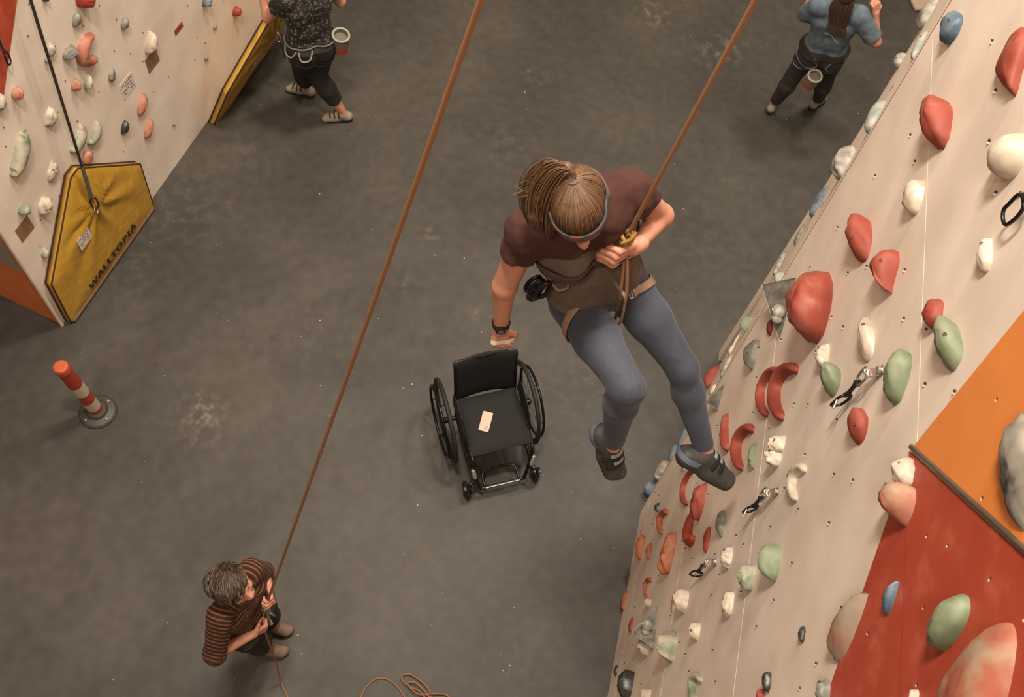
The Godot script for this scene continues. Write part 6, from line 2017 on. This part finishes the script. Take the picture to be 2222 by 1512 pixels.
func photographer() -> void:
	var J := {"head": Vector3(1.85, 1.565, -6.0), "hu": Vector3(-0.05, 0.97, 0.2).normalized(), "hf": Vector3.ZERO,
		"shR": Vector3(2.03, 1.34, -6.03), "shL": Vector3(1.73, 1.325, -6.07), "elR": Vector3(2.235, 1.16, -5.99), "wrR": Vector3(2.14, 1.37, -6.04),
		"elL": Vector3(1.68, 1.08, -6.2), "wrL": Vector3(1.72, 1.28, -6.32), "hipR": Vector3(2.02, 0.866, -6.14), "hipL": Vector3(1.86, 0.868, -6.14),
		"knR": Vector3(2.105, 0.466, -6.23), "knL": Vector3(1.825, 0.473, -6.18), "anR": Vector3(2.175, 0.09, -6.36), "anL": Vector3(1.79, 0.09, -6.215), "toR": Vector3(2.27, 0.02, -6.5), "toL": Vector3(1.84, 0.02, -6.38)}
	var hf := Vector3(0.15, 0.3, -0.95)
	J.hf = (hf - J.hu * hf.dot(J.hu)).normalized()
	var t := thing("person", "person in a blue T-shirt and dark harness seen from behind with one arm raised", "person", Vector3(1.95, 0, -6.2))
	var hr := hand_bones(J.wrR, Vector3(-0.35, 0.9, -0.2), Vector3(-0.6, 0, -0.8), -1.0, 1.1, 0.95, 1.0)
	var hl := hand_bones(J.wrL, Vector3(0.1, 0.8, -0.5), Vector3(0.6, 0, -0.6), 1.0, 0.9, 0.9, 0.8)
	body(t, J, 0.93, 0.8, 0.016, 0.98, [hr, hl])
	eyes(t, J.head, J.hu, J.hf, 0.98)
	var w := 0.94
	var ms: Vector3 = (J.shR + J.shL) / 2
	var mh: Vector3 = (J.hipR + J.hipL) / 2
	var up := (ms - mh).normalized()
	var fp: Vector3 = (J.hipL - J.hipR).cross(up).normalized()
	var lp: Vector3 = (J.hipL - J.hipR).normalized()
	var sb := trunk(J, w * 1.03, 0.8)
	sb.append_array(arm(J.shR, J.elR, J.wrR, w * 1.3, 0.85, 1)); sb.append_array(arm(J.shL, J.elL, J.wrL, w * 1.3, 0.85, 1))
	var sf := solid("t_shirt", sb, mottled([Color(0.3, 0.345, 0.395), Color(0.37, 0.43, 0.47)], 0.02, 3.0, 0.9), t, 0.013, 0.035, 0.014, 0.005, 8.0)
	# worn white script across the back: two short lines of loops
	var pm := MB.new()
	for ln in 2:
		for k in 9:
			var x := (-0.13 if ln == 0 else 0.0) + 0.0135 * k
			var q := sf.hit(ms.lerp(mh, 0.36 + 0.1 * ln + 0.006 * k), (-fp - lp * x * 5.0).normalized(), 0.3, 0.0015)
			var hh := 0.012 if (k + ln) % 3 else 0.019
			pm.tube(curve([q - up * hh * 0.5, q + up * hh * 0.5 - lp * 0.004, q - lp * 0.009 + up * hh * 0.1, q - lp * 0.012 - up * hh * 0.5], 3), 0.0022, 5)
	obj("back_print", pm, plain(Color(0.68, 0.66, 0.6), 0.9), t)
	var lb := leg(J.hipR, J.knR, J.anR, -fp, w, 1.88, 1) + leg(J.hipL, J.knL, J.anL, -fp, w, 1.88, 1)
	for s: float in [-1.0, 1.0]:
		lb.append([mh + lp * s * 0.07 * w + up * 0.05, mh + lp * s * 0.075 * w, 0.098 * w, 0.105 * w, 2])
		lb.append([mh - fp * 0.05 + lp * s * 0.07 - up * 0.03, mh - fp * 0.05 + lp * s * 0.075 - up * 0.06, 0.09, 0.088])
	var pf := solid("leggings", lb, mottled([Color(0.15, 0.135, 0.12), Color(0.18, 0.165, 0.15)], 0.03, 4.0, 0.85), t, 0.014, 0.03, 0.015)
	simple_shoe(t, J, "R", [Color(0.48, 0.46, 0.41), Color(0.1, 0.09, 0.085), Color(0.1, 0.09, 0.085)], 0.95, true)
	simple_shoe(t, J, "L", [Color(0.48, 0.46, 0.41), Color(0.1, 0.09, 0.085), Color(0.1, 0.09, 0.085)], 0.95, true)
	var mb := MB.new()
	band(mb, pf, mh + up * 0.06, up, fp, 0.075, 0.012, 0.0, TAU, 0.008)
	var hb := obj("harness_belt", mb, plain(Color(0.08, 0.07, 0.065), 0.9), t)
	for s in ["R", "L"]:
		mb = MB.new()
		band(mb, pf, (J["hip" + s] as Vector3).lerp(J["kn" + s], 0.3), (J["kn" + s] - J["hip" + s]).normalized(), fp, 0.016, 0.008, 0.0, TAU, 0.002)
		obj("leg_loop", mb, plain(Color(0.42, 0.43, 0.46), 0.9), hb)
		mb = MB.new()
		mb.tube(curve([pf.hit(mh + up * 0.03, -fp + lp * (0.5 if s == "L" else -0.5), 0.3, 0.006), pf.hit(mh - up * 0.05, -fp + lp * (0.25 if s == "L" else -0.25), 0.3, 0.006), pf.hit(mh - up * 0.1, -fp + lp * (0.7 if s == "L" else -0.7), 0.3, 0.006)], 5), 0.005, 6)
		obj("rear_strap", mb, plain(Color(0.42, 0.43, 0.46), 0.9), hb)
	# long brown hair down the back
	var h: Vector3 = J.head
	var l: Vector3 = (J.hu as Vector3).cross(J.hf).normalized()
	var hair := [[h + J.hu * 0.035 - J.hf * 0.03, h + J.hu * 0.04 + J.hf * 0.02, 0.086, 0.078], [h - J.hf * 0.05, h - J.hf * 0.055 - J.hu * 0.07, 0.07, 0.05]]
	mb = MB.new()
	mb.col = Color(0.045, 0.028, 0.018)
	Field.new(hair, 0.02).add_to(mb, 0.012)
	var r := RandomNumberGenerator.new()
	r.seed = 12
	for i in 110:
		var a := r.randf_range(-1.0, 1.0)
		var c: Color = [Color(0.05, 0.03, 0.02), Color(0.075, 0.045, 0.03), Color(0.1, 0.06, 0.04)][r.randi() % 3]
		mb.col = c
		var p0: Vector3 = h + J.hu * 0.03 - J.hf * 0.09 + l * a * 0.06
		var p1: Vector3 = h - J.hu * 0.08 - J.hf * 0.11 + l * a * 0.08
		var p2 := sf.hit(ms.lerp(mh, 0.12), -fp + lp * a * 0.7, 0.3, 0.008)
		var p3 := sf.hit(ms.lerp(mh, r.randf_range(0.16, 0.3)), -fp + lp * a * 0.75, 0.3, 0.006)
		mb.tube(curve([p0, p1, p2, p3], 4), 0.0045, 5)
	obj("hair", mb, vcol(0.6), t)
	chalk_bag(mh - fp * 0.2 - up * 0.1 + lp * 0.03, Vector3(0, 1, 0.25).normalized(), "grey chalk bag with a rust bottom hanging behind the person in blue", 0.95)

# ------------------------------------------------------------------ odds and ends on the floor beyond the tall wall
func small_things() -> void:
	var mb := MB.new()
	mb.box(Transform3D(Basis(Vector3.UP, 0.35), Vector3(3.2, 0.02, -8.05)), Vector3(0.34, 0.04, 0.34), 0.01)
	var o := obj("foam_board", mb, plain(Color(0.6, 0.53, 0.45), 0.85))
	tag(o, "beige square board lying on the floor beyond the narrow wall panel", "board")
	var t := thing("rucksack", "grey rucksack with a black strap on the floor near the person in blue", "rucksack", Vector3(2.75, 0, -8.35))
	var f := solid("bag_body", [[Vector3(2.65, 0.14, -8.35), Vector3(2.95, 0.14, -8.4), 0.13, 0.12], [Vector3(2.68, 0.2, -8.38), Vector3(2.9, 0.2, -8.42), 0.12, 0.11]], mottled([Color(0.3, 0.28, 0.26), Color(0.4, 0.38, 0.34)], 0.03, 4.0, 0.9), t, 0.02, 0.05, 0.0, 0.02, 6.0)
	mb = MB.new()
	band(mb, f, Vector3(2.75, 0.15, -8.36), Vector3.RIGHT, Vector3.UP, 0.05, 0.012, -2.2, 2.2, 0.002, 0.4, 24)
	obj("strap", mb, M.black, t)
